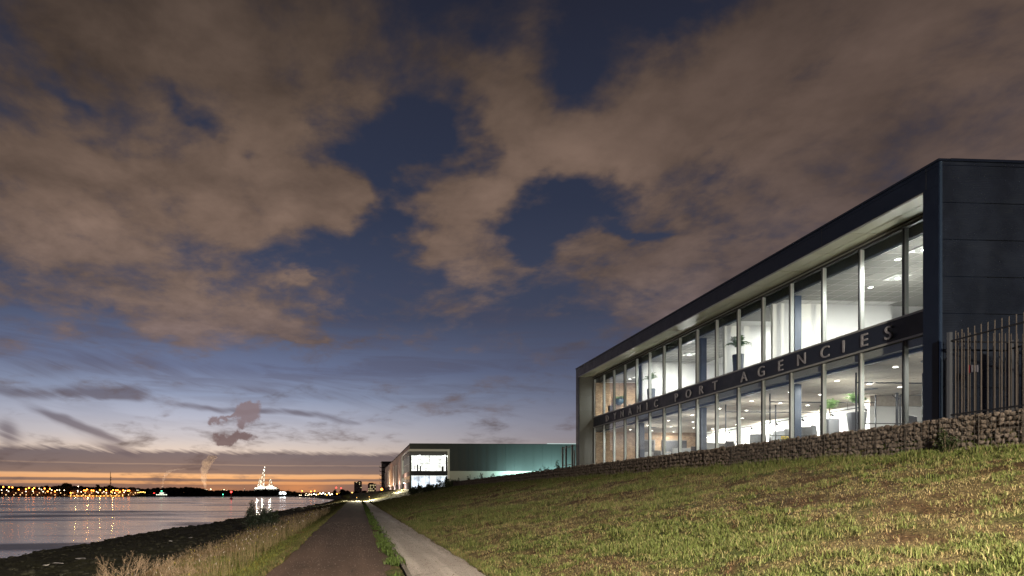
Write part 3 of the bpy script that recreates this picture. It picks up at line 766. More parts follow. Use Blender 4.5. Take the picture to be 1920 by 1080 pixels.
def frond_mesh(L, droop, wl, n=9, seed=0):
    r_ = random.Random(seed); mb = MB(); pts = []
    for i in range(n + 1):
        u = i / n; pts.append(Vector((L * (u * .75), 0, L * (u * .75 - droop * u * u))))
    for i in range(n): mb.tube(pts[i], pts[i + 1], .007 * (1 - .8 * i / n), .007 * (1 - .8 * (i + 1) / n), n=4, caps=False)
    for i in range(1, n + 1):
        u = i / n; ll = wl * math.sin(math.pi * min(1, u * .8 + .2)) * (.8 + .4 * r_.random()) + .04
        for s in (-1, 1):
            a = pts[i]; tip = a + Vector((ll * .55, s * ll, -ll * (.25 + .4 * r_.random()))); w_ = Vector((.018, 0, 0))
            mid = (a + tip) / 2 + Vector((0, 0, ll * .12))
            mb.quad(tuple(a), tuple(mid - w_), tuple(tip), tuple(mid + w_))
    return mb.mesh('frond', M_leaf)
FR = [frond_mesh(.55, .70, .13, seed=1), frond_mesh(.65, .85, .12, seed=2), frond_mesh(.48, .45, .12, seed=3)]
def make_palm(loc, label, pot_h, r, trunk, s=1.0, nf=16, potm=None, square=False, seed=0):
    o = empty('potted_palm', loc, label, 'potted plant'); r_ = random.Random(seed)
    if square: part(MB().box(-r, r, -r, r, 0, pot_h), 'pot', potm, o, bevel=.01)
    else: part(MB().lathe([(0, 0), (r * .72, 0), (r * .8, pot_h * .3), (r, pot_h * .97), (r * .97, pot_h), (r * .85, pot_h), (r * .83, pot_h - .06), (0, pot_h - .06)], n=18), 'pot', potm, o, smooth=False)
    part(MB().tube((0, 0, pot_h - .06), (.01, .01, pot_h + trunk * .5), .035, .026).tube((.01, .01, pot_h + trunk * .5), (0, .02, pot_h + trunk), .026, .02), 'trunk', M_bark, o)
    for i in range(nf):
        el = r_.uniform(-.05, 1.0); k = r_.uniform(.8, 1.15) * s
        link_mesh('frond', FR[i % 3], o, (0, .02, pot_h + trunk - .02), (0, -el, i * 2.399 + r_.uniform(-.3, .3)), (k, k, k))
    return o
M_pot = mat('slate_planter', (.055, .065, .085), .5)
M_pot2 = mat('grey_planter', (.15, .155, .17), .6)
FL, FU = Z0, ZF2
P_ = lambda px, X, z: (X, atX(px, X), z)
make_palm((atY(1384, 26.9), 26.9, FU), 'palm with arching fronds in a tall slate planter on the upper floor', 1.30, .24, .42, 1.15, 18, M_pot, seed=1)
make_palm((atY(1221, 35.1), 35.1, FU), 'slender palm in a slate planter upstairs beside a white wall', 1.15, .24, .55, 1.05, 11, M_pot, seed=2)
sb = empty('side_cabinet', P_(1606, 18.8, FL), 'low slate cabinet under the downstairs palm', 'cabinet')
part(MB().box(-.35, .35, -.35, .35, .05, .72), 'cabinet_body', M_pot, sb, bevel=.01); part(MB().box(-.38, .38, -.38, .38, .725, .76), 'cabinet_top', M_midgrey, sb); part(MB().box(-.3, .3, -.3, .3, 0, .05), 'plinth', M_dark, sb)
x, y, z = P_(1606, 18.8, FL + .76)
make_palm((x, y, z), 'bushy palm in a round grey planter on a low cabinet downstairs', .82, .32, .40, .9, 24, M_pot2, seed=3)
make_palm(P_(1556, 18.6, FL), 'palm in a tall square planter left of the round planter downstairs', 1.45, .22, .45, .95, 22, M_pot2, square=True, seed=4)
make_palm(P_(1139, 17.8, FL), 'small leafy plant on a thin stand before the lower brick wall', .95, .14, .10, .55, 12, M_white, seed=5)
# hanging plant ball upstairs
hp = empty('hanging_planter', P_(1161, 18.2, 7.9), 'dark teal hanging planter with trailing leaves by the upper brick wall', 'hanging planter')
part(MB().ball((0, 0, .2), .33, 14, 9, .9), 'bowl', M_teal, hp, smooth=True); part(MB().tube((0, 0, .5), (0, 0, ZC2 - 7.9), .008), 'cord', M_black, hp)
for i in range(16): link_mesh('frond', FR[i % 3], hp, (0, 0, .42), (0, random.uniform(-.2, .9), i * 2.4), (.8,) * 3)
# lower floor desks and seats
spec = [(1360, 19.0, 0.1, 'oak desk by the third column from the near end, dark screen behind'), (1325, 21.0, 0, 'desk with grey screen behind the slim dark frame'), (1295, 19.2, 0, 'oak desk left of the middle blue column'),
        (1258, 20.0, 0, 'oak desk with white papers near the brick wall'), (1225, 18.6, 0, 'oak desk close to the glass, nearest the brick wall'), (1700, 19.2, .05, 'dark desk beside the coat stand in the near bays'), (1735, 20.5, .0, 'white desk at the near end of the lower office')]
for i, (px, X, rz, lb) in enumerate(spec):
    x, y, z = P_(px, X, FL)
    make_desk((x, y, z), rz, lb, 1.8, scr=i not in (5, 6), top=[M_wood, M_midgrey, M_wood, M_wood, M_wood, M_dark, M_white][i])
    make_monitor((x + .3, y + .1, z + .75), .4, 'black monitor on the ' + lb.replace('oak desk', 'desk').split(',')[0], )
    make_chair((x - .1, y - .75, z), 3.0, 'dark swivel chair at the ' + lb.split(',')[0], M_dkgrey if i % 2 else M_midgrey)
tb = empty('meeting_table', P_(1470, 19.6, FL), 'long pale meeting table in front of the curved booths', 'table')
part(MB().box(-.5, .5, -2.2, 2.2, .73, .765), 'table_top', M_wood, tb, bevel=.005)
for s in (-1.7, 1.7): part(MB().box(-.35, .35, s - .04, s + .04, 0, .73), 'leg', M_white, tb)
x, y, z = P_(1470, 19.6, FL)
for i, (dx_, dy_, rz, m_, lb) in enumerate([(-.8, -1.4, 1.6, M_dkgrey, 'near end of the window side'), (-.8, -.4, 1.6, mat('taupe_shell', (.12, .09, .075), .6), 'window side beside the yellow flowers'), (-.8, .7, 1.5, M_dkgrey, 'window side second from the far end'), (-.8, 1.6, 1.5, M_white, 'far end of the window side'), (.8, -.9, -1.6, M_white, 'wall side near end'), (.8, .7, -1.6, M_midgrey, 'wall side far end')]):
    make_chair((x + dx_, y + dy_, z + .0), rz, 'shell chair at the meeting table, ' + lb, m_)
M_yel = mat('yellow_petals', (.6, .42, .05), .6)
fp = empty('flower_pot', (x - .2, y - .3, z + .765), 'yellow flowers in a white pot on the meeting table', 'flower pot')
part(MB().lathe([(0, 0), (.10, 0), (.14, .17), (.12, .17), (0, .12)], n=14), 'pot', M_white, fp)
mbf = MB()
for i in range(26):
    a = random.uniform(0, 6.28); r1 = random.uniform(.04, .2); h = random.uniform(.22, .4)
    mbf.tube((0, 0, .12), (r1 * math.cos(a), r1 * math.sin(a), h), .006, n=4)
part(mbf, 'stems', M_leaf, fp)
mbf = MB()
for i in range(22):
    a = random.uniform(0, 6.28); r1 = random.uniform(.02, .2); mbf.ball((r1 * math.cos(a), r1 * math.sin(a), random.uniform(.24, .38)), .035, 6, 4)
part(mbf, 'blossom', M_yel, fp)
M_felt = mat('grey_felt', (.20, .21, .22), .9)
for i, (px, X, lb) in enumerate([(1416, 22.6, 'farthest of the three'), (1458, 22.6, 'middle one of the three'), (1507, 22.6, 'nearest of the three')]):
    o = empty('booth_seat', P_(px, X, FL), 'tall curved grey booth seat against the bright back wall, ' + lb, 'booth seat')
    mb = MB()
    for j in range(12):
        a0 = -1.5 + j * .25; a1 = a0 + .25
        for z0_, z1_, r0_, r1_ in ((.05, .9, .62, .60), (.9, 1.95, .60, .46 - .0)):
            q = lambda a, r, z: (math.cos(a) * r, math.sin(a) * r, z)
            mb.quad(q(a0, r0_, z0_), q(a1, r0_, z0_), q(a1, r1_, z1_), q(a0, r1_, z1_)); mb.quad(q(a0, r0_ + .06, z0_), q(a0, r1_ + .06, z1_), q(a1, r1_ + .06, z1_), q(a1, r0_ + .06, z0_))
    part(mb, 'curved_back', M_felt, o, smooth=True)
    part(MB().lathe([(0, .1), (.5, .1), (.55, .4), (.5, .46), (0, .46)], n=18), 'seat', M_white, o, smooth=True)
    part(MB().lathe([(0, 0), (.4, 0), (.4, .1), (0, .1)], n=14), 'base', M_dark, o)
cs = empty('coat_stand', P_(1682, 18.9, FL), 'black coat stand with hooks beside the dark desk', 'coat stand')
part(MB().box(-.03, .03, -.03, .03, .02, 2.05).box(.10, .13, -.02, .02, .02, 1.95), 'pole', M_dark, cs); part(MB().box(-.3, .3, -.3, .3, 0, .02), 'base', M_dark, cs)
for i in range(5): part(MB().tube((0, 0, 1.9 - i * .04), (.14 * math.cos(i * 1.3), .14 * math.sin(i * 1.3), 2.0), .01), 'hook', M_dark, cs)
dr_ = empty('inner_door', (20.2, 42.38, FL), 'charcoal door in the lower brick wall', 'door')
part(MB().box(-.62, .62, -.05, 0, 0, 2.25), 'door_leaf', M_dkgrey, dr_); part(MB().box(-.70, -.62, -.06, 0, 0, 2.33).box(.62, .70, -.06, 0, 0, 2.33).box(-.62, .62, -.06, 0, 2.25, 2.33), 'door_frame', M_midgrey, dr_); part(MB().box(.48, .52, -.09, -.05, 1.0, 1.15), 'handle', M_alu, dr_)
bd = empty('notice_board', (22.3, 42.37, FL + 1.5), 'dark pin board on the lower brick wall right of the door', 'notice board')
part(MB().box(-.9, .9, -.04, 0, 0, .75), 'board', M_dkgrey, bd); part(MB().box(-.94, .94, -.03, 0, -.04, 0).box(-.94, .94, -.03, 0, .75, .79), 'board_frame', M_midgrey, bd)
cbx, cby, cbz = P_(1166, 18.3, FU)
ct = empty('cafe_table', (cbx, cby, cbz), 'small white table among dark chairs by the upper brick wall', 'table')
part(MB().lathe([(0, .73), (.5, .73), (.5, .76), (0, .76)], n=20), 'table_top', M_white, ct); part(MB().tube((0, 0, 0), (0, 0, .73), .04), 'leg', M_white, ct)
for i, a in enumerate((0.3, 1.9, 3.5, 5.0)):
    make_chair((cbx + .85 * math.cos(a), cby + .85 * math.sin(a), cbz + .22), a + 1.57 + 3.14, 'dark chair at the white table upstairs, ' + ('far side', 'wall side', 'window side', 'near side')[i], M_dkgrey)
sh = empty('wall_shelf', (21.0, 27.62, FU + 1.25), 'small dark shelf with boxes on the white wall right of the upper palm', 'shelf')
part(MB().box(-.4, .4, -.25, 0, 0, .04), 'shelf_board', M_dark, sh)
for i, (a, b) in enumerate(((-.2, .9), (.05, .9), (-.2, 1.2), (.1, 1.2))): part(MB().box(a, a + .18, -.03, 0, b, b + .2), 'picture_frame', M_wood, sh)

# ------------------------------------------------------------------ gabion wall
XW, GB, GT = 14.9, 2.62, 3.535
gw = empty('gabion_wall', (XW, 4, GB), 'long low wall of stone filled wire baskets along the top of the grass slope', 'gabion wall')
def stone_mesh(seed, n=17, m=None):
    r_ = np.random.default_rng(seed); p = r_.normal(size=(n, 3)); p /= np.linalg.norm(p, axis=1)[:, None]
    p *= np.array([1, 1.0, .8]) * (.88 + .24 * r_.random((n, 1)))
    bm = bmesh.new(); vs = [bm.verts.new(q) for q in p]
    bmesh.ops.convex_hull(bm, input=vs)
    bmesh.ops.delete(bm, geom=[v for v in bm.verts if not v.link_faces], context='VERTS')
    bmesh.ops.triangulate(bm, faces=bm.faces)
    me = bpy.data.meshes.new('stone'); bm.to_mesh(me); bm.free()
    if m: me.materials.append(m)
    me.update(); return me
def stone_fn(N, p, geo):
    oi = N.new('ShaderNodeObjectInfo'); g = N.new('ShaderNodeNewGeometry'); 
    pos = g.outputs['Position']
    v = N.new('ShaderNodeTexVoronoi'); v.inputs['Scale'].default_value = 5.0; N.l.new(pos, v.inputs['Vector'])
    f = N.noise(pos, 18, 4, .65); f2 = N.noise(pos, 2.0, 3, .6)
    c = N.mix(N.sep(v.outputs['Color'])[0], (.120, .097, .080, 1), (.185, .155, .133, 1))
    c = N.mix(N.smooth(f, .35, .7, 0, .55), c, (.07, .057, .046, 1)); c = N.mix(N.smooth(f2, .5, .75, 0, .5), c, (.11, .085, .06, 1))
    N.l.new(c, p.inputs['Base Color'])
    b = N.new('ShaderNodeBump'); b.inputs['Strength'].default_value = .6; b.inputs['Distance'].default_value = .02
    N.l.new(f, b.inputs['Height']); N.l.new(b.outputs[0], p.inputs['Normal'])
M_stone = mat('gabion_stone', (.2, .16, .12), .95, spec=.1, fn=stone_fn)
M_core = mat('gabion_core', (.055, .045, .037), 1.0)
STN = [stone_mesh(100 + i, 24, M_stone) for i in range(14)]
SV = []
for me in STN:
    v = np.zeros(len(me.vertices) * 3); me.vertices.foreach_get('co', v); ti = np.zeros(len(me.polygons) * 3, int); me.polygons.foreach_get('vertices', ti)
    SV.append((v.reshape(-1, 3), ti.reshape(-1, 3)))
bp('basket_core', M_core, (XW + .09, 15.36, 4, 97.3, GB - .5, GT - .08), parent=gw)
gwl = wloc(gw)
place = []
y = 4.0
while y < 97.3:
    h = .128 if y < 25 else (.17 if y < 45 else .24)
    rows = int(round((GT - GB + .10) / h)); hh = (GT - GB + .10) / rows
    w = rng.uniform(.11, .185) * (1 if y < 25 else 1.2 if y < 45 else 1.8)
    for r0 in range(rows):
        yy = y + rng.uniform(-.3, .3) * w + (w / 2 if r0 % 2 else 0)
        place.append((XW + .07 + rng.uniform(-.012, .03), yy, GB - .10 + hh * (r0 + .5) + rng.uniform(-.03, .03), rng.uniform(.46, .70) * hh * 1.08, rng.uniform(.42, .66) * w * 1.08))
    if y < 45:
        place.append((XW + .21, y + rng.uniform(-.03, .03), GT - .065 + rng.uniform(-.012, .012), hh * .42, w * .6))
    y += w * .93
big = sorted(range(len(place)), key=lambda i: abs(place[i][1] - 16.3))[:300]
bigset = set(big)
vv, tt, nv = [], [], 0
for i, (x, y, z, rz_, ry_) in enumerate(place):
    k = rng.integers(0, len(STN)); rot = rng.uniform(0, 6.28, 3) * np.array([.12, .12, 0]) ; fl = rng.choice([-1, 1])
    if i in bigset:
        link_mesh('stone', STN[k], gw, (x - gwl.x, y - gwl.y, z - gwl.z), (rng.uniform(-.9, .9), rng.choice([0, math.pi]) + rng.uniform(-.2, .2), rng.uniform(-.2, .2)), (.062, ry_, rz_))
    else:
        v, ti = SV[k]; an = rng.uniform(-.9, .9); c, s_ = math.cos(an), math.sin(an)
        q = v * np.array([1, fl, 1]); q = np.c_[q[:, 0], q[:, 1] * c - q[:, 2] * s_, q[:, 1] * s_ + q[:, 2] * c] * np.array([.062, ry_, rz_])
        vv.append(q + np.array([x - gwl.x, y - gwl.y, z - gwl.z])); tt.append((ti if fl == 1 else ti[:, ::-1]) + nv); nv += len(v)
tag(np_mesh('stone_fill', np.concatenate(vv), np.concatenate(tt), M_stone, gw), kind='stuff')
M_wire = mat('galvanised_wire', (.15, .14, .13), .5, .6)
mb = MB(); y = 10.0
while y < 24: mb.box(XW - .016, XW - .012, y, y + .006, GB - .05, GT); y += .1
z = GB
while z < GT: mb.box(XW - .017, XW - .013, 10, 24, z, z + .006); z += .1
tag(mb.build('wire_mesh', M_wire, gw, world=True), kind='stuff')
mb = MB(); y = 10.1
while y < 40: mb.box(XW - .004, XW + .02, y, y + .012, GB - .05, GT - .06); y += .98
tag(mb.build('basket_seam', M_core, gw, world=True), kind='stuff')

# ------------------------------------------------------------------ railings
def railing(label, a, b, z0, z1, zr, zb, posts=(), pitch=.161, r=.0125, cat='fence', name='railing', bm_=None):
    a = Vector((*a, 0)); b = Vector((*b, 0)); d = (b - a); L = d.length; d.normalize()
    o = empty(name, (a.x, a.y, z0), label, cat, rz=math.atan2(d.y, d.x))
    for zz in (zr, zb): part(MB().box(0, L, -.012, .012, zz - z0 - .02, zz - z0 + .02), 'rail', M_railing, o)
    me = MB().tube((0, 0, zb - z0 - .08), (0, 0, z1 - z0), r, n=8).mesh('bar', bm_ or M_bar)
    s = pitch
    while s < L - .02:
        link_mesh('bar', me, o, (s, .0, rng.uniform(-.004, .004))); s += pitch
    for p_ in posts: part(MB().box(p_ - .04, p_ + .04, -.04, .04, 0, z1 - z0 + .0), 'post', M_post, o)
    return o
M_railing = mat('dark_rail', (.014, .015, .018), .45, .4)
M_bar = mat('galvanised_bar', (.12, .105, .092), .3, .7)
M_post = mat('steel_post', (.10, .11, .125), .35, .5)
railing('steel bar fence standing on the stone wall at the right edge', (15.2, 15.04), (15.2, 8.5), Z0, 5.76, 5.53, 3.63, posts=(0.0, 2.45, 4.9))
railing('steel bar fence running from the corner post towards the building wall', (15.28, 15.05), (17.36, 15.05), Z0, 5.76, 5.53, 3.63)
gt = railing('inner gate of steel bars with a lock behind the front fence', (17.4, 15.5), (17.4, 8.5), Z0, 5.70, 5.48, 3.5, posts=(.0, 1.35, 3.2), cat='gate', name='gate')
part(MB().box(1.2, 1.34, -.07, .05, 1.0, 1.28), 'lock_box', M_black, gt); part(MB().tube((1.25, -.1, 1.18), (1.13, -.1, 1.18), .012), 'handle', M_alu, gt)
part(MB().ball((3.2, .0, 2.72), .05, 8, 5), 'finial', M_alu, gt)
sg = empty('warning_sign', (15.9, 15.01, 4.72), 'small red and white warning plate on the fence near the corner post', 'sign')
part(MB().box(-.24, -.17, -.01, 0, 0, .2), 'red_plate', mat('red_enamel', (.10, .008, .01), .4), sg); part(MB().box(-.14, .04, -.01, 0, .02, .2), 'white_plate', mat('grey_enamel', (.09, .09, .11), .5), sg)
dp = tag(MB().tube((15.60, 15.50, Z0 - .2), (15.60, 15.50, 5.15), .045, n=10).tube((15.60, 15.50, 5.15), (15.60, 15.50, 5.2), .055, n=10).build('downpipe', M_dark), 'dark standpipe in the gap between building corner and fence', 'pipe')
ff = empty('far_fence', (15.3, 43.6, Z0), 'black posts of a fence beyond the far end of the office', 'fence')
for i, (px, py) in enumerate(((1055, 838), (1061.5, 836), (1073, 833.5), (1077, 844))):
    Y = atX(px, 15.3); part(MB().box(-.05, .05, Y - .05 - 43.6, Y + .05 - 43.6, 0, zat(px, py, Y) - Z0), 'post', M_black, ff)
Ya, Yb = atX(1077, 15.3), atX(1055, 15.3)
for z_ in (5.0, 3.7): part(MB().box(-.02, .02, Ya - 43.6, Yb - 43.6, z_ - Z0, z_ - Z0 + .05), 'rail', M_railing, ff)

# ------------------------------------------------------------------ street lamp on the path behind the viewer (its glare shows on the fence bars)
def world_part(o, mb, name, m, **kw): return mb.build(name, m, o, world=True, **kw)
sl = empty('street_lamp', (6.4, -6.5, .85), 'tall street lamp beside the path behind the viewpoint', 'street lamp')
M_pole = mat('galvanised_pole', (.3, .3, .29), .5, .6)
part(MB().tube((0, 0, 0), (0, 0, 7.3), .08, .05, n=12), 'pole', M_pole, sl)
part(MB().tube((0, 0, 7.3), (-.7, .1, 7.55), .035, .03), 'arm', M_pole, sl)
part(MB().box(-1.25, -.62, -.03, .23, 7.52, 7.62), 'lamp_head', M_pole, sl, bevel=.02)
part(MB().box(-1.2, -.7, 0, .2, 7.505, 7.519), 'lamp_lens', emitter('street_lamp_lens', (1, .8, .5), 60), sl)
KEY = add_area(sl, (-.95, .1, 7.49), .45, 25000, (1, .86, .68), (R(30), R(-4), 0), shape='DISK', name='lamp_light')

# ------------------------------------------------------------------ lamps helper for the far shore
def lampmat(n, c, s): return emitter(n, c, s)
L_or = lampmat('sodium_glow', (1, .24, .03), 15); L_wh = lampmat('white_glow', (1, .78, .5), 7); L_ye = lampmat('yellow_glow', (1, .55, .12), 4.5)
L_gr = lampmat('green_glow', (.1, 1, .5), 6); L_re = lampmat('red_glow', (1, .05, .04), 7); L_cw = lampmat('cool_glow', (.9, .97, 1), 12)
def lamp_proto(m, r):
    return MB().ball((0, 0, 0), r, 8, 6).mesh('lamp', m), MB().tube((0, 0, -9.5), (0, 0, -r), .12, .1, n=5).mesh('pole', M_black)
LPROT = {}
def far_lamp(px, py, Y, kind, r, label, group):
    key = (kind, round(r, 2), round(Y / 400))
    m = {'o': L_or, 'w': L_wh, 'y': L_ye, 'g': L_gr, 'r': L_re, 'c': L_cw}[kind]
    if key not in LPROT: LPROT[key] = lamp_proto(m, r)
    X = atY(px, Y); z = zat(px, py, Y); g = float(ground(np.array([X]), np.array([Y]))[0])
    o = empty('street_lamp', (X, Y, max(g, WATER)), label, 'street lamp', group)
    h = z - o.location.z
    link_mesh('lamp', LPROT[key][0], o, (0, 0, h)); link_mesh('pole', LPROT[key][1], o, (0, 0, h), scale=(1, 1, max(.1, h / 9.5)))
    return o
GL = 'street lamps of the town across the river'
ORL = ((6, 913), (17, 913.4), (23.2, 913.9), (54.4, 914.8), (64, 915.1), (61.4, 917.6), (48.7, 917.2), (83.7, 916), (93.5, 916.4), (89.5, 921.4), (103, 921.4), (132.6, 924.2), (157.5, 919.5), (160.8, 919.8),
               (163.3, 917.7), (171.6, 919.5), (187.7, 918.9), (208.8, 922.0), (212, 919), (217.4, 919.5), (220.8, 919.3), (224.7, 922), (231.3, 919.5), (239.7, 920), (242.5, 919.8), (175.3, 920), (199, 919), (35, 918))
OR = sorted(a for a, b in ORL)
for px, py in ORL:
    far_lamp(px, py, 850, 'o', .9, 'orange street lamp across the river, %s orange one from the left' % NTH[OR.index(px)], GL)
WRL = ((12.6, 919), (16, 921.2), (61.9, 921), (73.6, 916), (77.8, 918), (81, 921.9), (97, 918.9), (106.9, 918.9), (111.5, 919), (120.5, 919.2), (145.8, 920), (145.8, 922), (152.3, 922.3), (146.7, 912), (181, 921.9), (183.9, 923.8), (194.7, 921.9), (199.4, 923.9), (215.3, 924.4), (235, 920), (232.7, 923), (48.7, 921.4), (3, 919))
WR = sorted(WRL)
for px, py in WRL:
    far_lamp(px, py, 846, 'w', .6, 'small white street lamp across the river, %s white one from the left' % NTH[WR.index((px, py))], 'white lamps of the town across the river')
for i, px in enumerate(np.linspace(258, 272, 6)): far_lamp(px, 923 + random.uniform(-.8, .8), 848, 'y', .7, 'yellow lamp in the short row right of the lit quay, %s from the left' % NTH[i], 'yellow lamps beside the ship')
# lit quay
qy = empty('quay', (atY(180, 832), 832, WATER), 'low orange lit quay wall on the far shore left of the ship', 'quay')
xa, xb = atY(128, 832), atY(231, 832)
world_part(qy, MB().box(xa, xb, 832, 838, WATER - .5, -.6), 'quay_wall', mat('quay_wall', (.42, .27, .12), .8, var=.3, scale=.5))
world_part(qy, MB().box(xa, xb, 831.8, 832, -.62, -.4), 'quay_coping', M_conc)
for i, px in enumerate(np.linspace(131, 229, 15)):
    X = atY(px, 829); o = empty('quay_lamp', (X, 831, WATER), 'low yellow lamp at the foot of the lit quay, %s from the left' % NTH[i], 'lamp', 'lamps along the far quay')
    part(MB().ball((0, 0, 1.15), .55, 8, 5), 'lamp', L_ye, o); part(MB().tube((0, 0, 0), (0, 0, .6), .12, n=5), 'pole', M_black, o)
for px in (142, 165, 188, 212):
    X = atY(px, 826); d_ = bpy.data.lights.new('quay_fill', 'POINT'); d_.energy = 5000; d_.color = (1, .5, .12); d_.shadow_soft_size = .5  # unseen point lights added to brighten the quay wall
    o = bpy.data.objects.new('quay_fill', d_); col.objects.link(o); o.parent = qy; o.location = (X - qy.location.x, -7, 5.5)
# harbour lamps on the right
RL = [(600, 925, 'w'), (603, 926, 'w'), (606, 924.6, 'c'), (610, 926.7, 'w'), (616.7, 925, 'c'), (622.5, 926.4, 'w'), (580, 927, 'w'), (584, 927.3, 'w'), (589, 926, 'c'), (593, 927.6, 'w'), (597, 926.8, 'y'), (613, 928, 'y'),
      (619, 927.6, 'w'), (574, 925.8, 'w'), (629.6, 923.8, 'y'), (632, 925.8, 'o'), (636.7, 923.8, 'y'), (590, 920.5, 'o'), (583, 921.4, 'o')]
RLS = sorted(a for a, b, c in RL)
for px, py, k in RL: far_lamp(px, py, 790, k, .75, NTH[RLS.index(px)] + ' from the left, ' + {'w': 'white', 'c': 'cool white', 'y': 'yellow', 'o': 'orange'}[k] + ' harbour lamp on the bank where the river bends', 'harbour lamps at the river bend')
for i, (px, py, k) in enumerate(((655, 925.4, 'y'), (660.4, 923.6, 'y'), (688, 924, 'y'), (705, 923, 'w'), (665, 926, 'y'))): far_lamp(px, py, 560, k, .55, 'greenish yellow lamp at the foot of the apartment towers, %s from the left' % NTH[(0, 1, 3, 4, 2)[i]], 'lamps below the towers')
for i, (px, py) in enumerate(((526, 924.5), (531, 924), (534, 925.2))): far_lamp(px, py, 850, 'c', 1.6, 'very bright white floodlight right of the crane vessel, %s from the left' % NTH[i], 'floodlights right of the crane vessel')
for i, (px, py, k) in enumerate(((388, 918.5, 'w'), (420, 918.6, 'w'), (435.6, 920.4, 'w'), (441, 920.6, 'y'), (566.6, 920.4, 'o'), (395, 917.5, 'w'), (426, 919.6, 'w'), (416, 919.2, 'y'))):
    far_lamp(px, py, 1500, k, 1.3, 'lamp of the plant behind the dark wood, %s from the left' % NTH[sorted((388, 420, 435.6, 441, 566.6, 395, 426, 416)).index(px)], 'lamps of the plant behind the wood')
for i, px in enumerate((630.4, 639.6)): far_lamp(px, 914.3 + i * 1.1, 900, 'r', .95, ('left' if i == 0 else 'right') + ' one of two red warning lamps above the trees', 'red warning lamps')
bl = far_lamp(715.8, 917.3, 300, 'o', .55, 'orange street lamp glowing at the foot of the balcony block', None)
d_ = bpy.data.lights.new('lamp_light', 'POINT'); d_.energy = 2500; d_.color = (1, .6, .3); d_.shadow_soft_size = .4
o = bpy.data.objects.new('lamp_light', d_); col.objects.link(o); o.parent = bl; o.location = (-1.5, -3, 4)
# ramp lamp bollards
for i, (x, y, z) in enumerate(((-.5, 132.2, .1), (2.2, 132.6, .2), (8.6, 140.5, 1.3), (10.9, 149, 2.2))):
    o = empty('bollard_lamp', (x, y, z), 'low bollard lamp beside the pale ramp, ' + ('first from the river', 'second from the river', 'halfway up the bank', 'at the top of the bank')[i], 'bollard lamp', 'bollard lamps along the pale ramp')
    part(MB().tube((0, 0, 0), (0, 0, .7), .06), 'post', M_black, o); part(MB().tube((0, 0, .70), (0, 0, .80), .055), 'lamp', L_ye, o)
    d_ = bpy.data.lights.new('bollard_light', 'POINT'); d_.energy = 4200; d_.color = (1, .9, .6); d_.shadow_soft_size = .1
    q = bpy.data.objects.new('bollard_light', d_); col.objects.link(q); q.parent = o; q.location = (.3, 1.0, .95)

# ------------------------------------------------------------------ far trees
CL = [stone_mesh(300 + i, 26) for i in range(6)]
CV = []
for me in CL:
    v = np.zeros(len(me.vertices) * 3); me.vertices.foreach_get('co', v); ti = np.zeros(len(me.polygons) * 3, int); me.polygons.foreach_get('vertices', ti); CV.append((v.reshape(-1, 3), ti.reshape(-1, 3)))
M_far = mat('far_foliage', (.016, .015, .010), .95, var=.4, scale=.2, spec=.05)
M_leafd = mat('dark_foliage', (.035, .042, .018), .8, attr=None, var=.4, scale=3, spec=.15)
def clumps(pts, rs, leaf=0, lsize=.5, sz=.8):
    vv, tt, nv = [], [], 0
    for p_, r in zip(pts, rs):
        v, ti = CV[rng.integers(0, 6)]
        q = v * r * np.array([1, 1, sz]) + p_; vv.append(q); tt.append(ti + nv); nv += len(v)
        if leaf:
            dd = rng.normal(size=(leaf, 3)); dd /= np.linalg.norm(dd, axis=1)[:, None]
            c = p_ + dd * r * rng.uniform(.85, 1.25, (leaf, 1)) * np.array([1, 1, sz])
            a = rng.normal(size=(leaf, 3)) * lsize; b = rng.normal(size=(leaf, 3)) * lsize
            vv.append(np.stack([c, c + a, c + b], 1).reshape(-1, 3)); tt.append(np.arange(leaf * 3).reshape(-1, 3) + nv); nv += leaf * 3
    return np.concatenate(vv), np.concatenate(tt)
prof = [(-60, 910), (0, 909), (40, 911), (60, 911.5), (95, 910), (110, 909), (150, 910), (175, 912), (205, 911), (230, 913), (250, 913), (275, 915), (300, 913.5), (330, 912.5), (368, 912), (380, 916), (400, 919), (420, 917.5), (440, 918), (470, 918.5), (485, 917), (510, 917), (530, 919), (545, 920), (560, 921.5), (575, 922), (600, 922), (640, 923), (700, 923)]
pts, rs = [], []
for px in np.arange(-60, 700, 1.7):
    top = np.interp(px, [a for a, b in prof], [b for a, b in prof]) + rng.uniform(-.8, 1.6)
    Y = rng.uniform(862, 920) if px < 560 else rng.uniform(840, 900); X = atY(px, Y); zt = zat(px, top, Y)
    z = zt - 3
    while z > -2: pts.append((X + rng.uniform(-1, 1), Y + rng.uniform(-3, 3), z)); rs.append(rng.uniform(2.4, 3.8)); z -= 3.2
v, ti = clumps(np.array(pts), rs, 16, .55)
tag(np_mesh('treeline', v, ti, M_far), kind='stuff')
def tree(px, base_y, top_y, half_w, Y, label, group=None, m=None, n=26, leaf=60, ls=.35, trunk=True):
    X = atY(px, Y); g = float(ground(np.array([X]), np.array([Y]))[0]); zt = zat(px, top_y, Y); s = Y / F
    w = half_w * s; h = zt - g
    o = empty('tree', (X, Y, g), label, 'tree', group)
    u = rng.normal(size=(n, 3)); u /= np.linalg.norm(u, axis=1)[:, None]; u *= rng.uniform(.3, 1, (n, 1)) ** .5
    r = w * .34
    p_ = u * np.array([w - r, w - r, h * .42 - r * .6]) + np.array([0, 0, h * .60])
    v, ti = clumps(p_, np.full(n, r), leaf, ls)
    np_mesh('crown', v, ti, m or M_far, o)
    part(MB().tube((0, 0, -.3), (0, 0, h * .5), h * .035 + .05, h * .02, n=7), 'trunk', M_bark, o)
    return o
tree(125, 930, 905, 14, 856, 'big round dark tree standing above the town across the river', n=30)
tree(183, 930, 907.5, 5, 870, 'narrow pointed dark tree left of the radio mast')
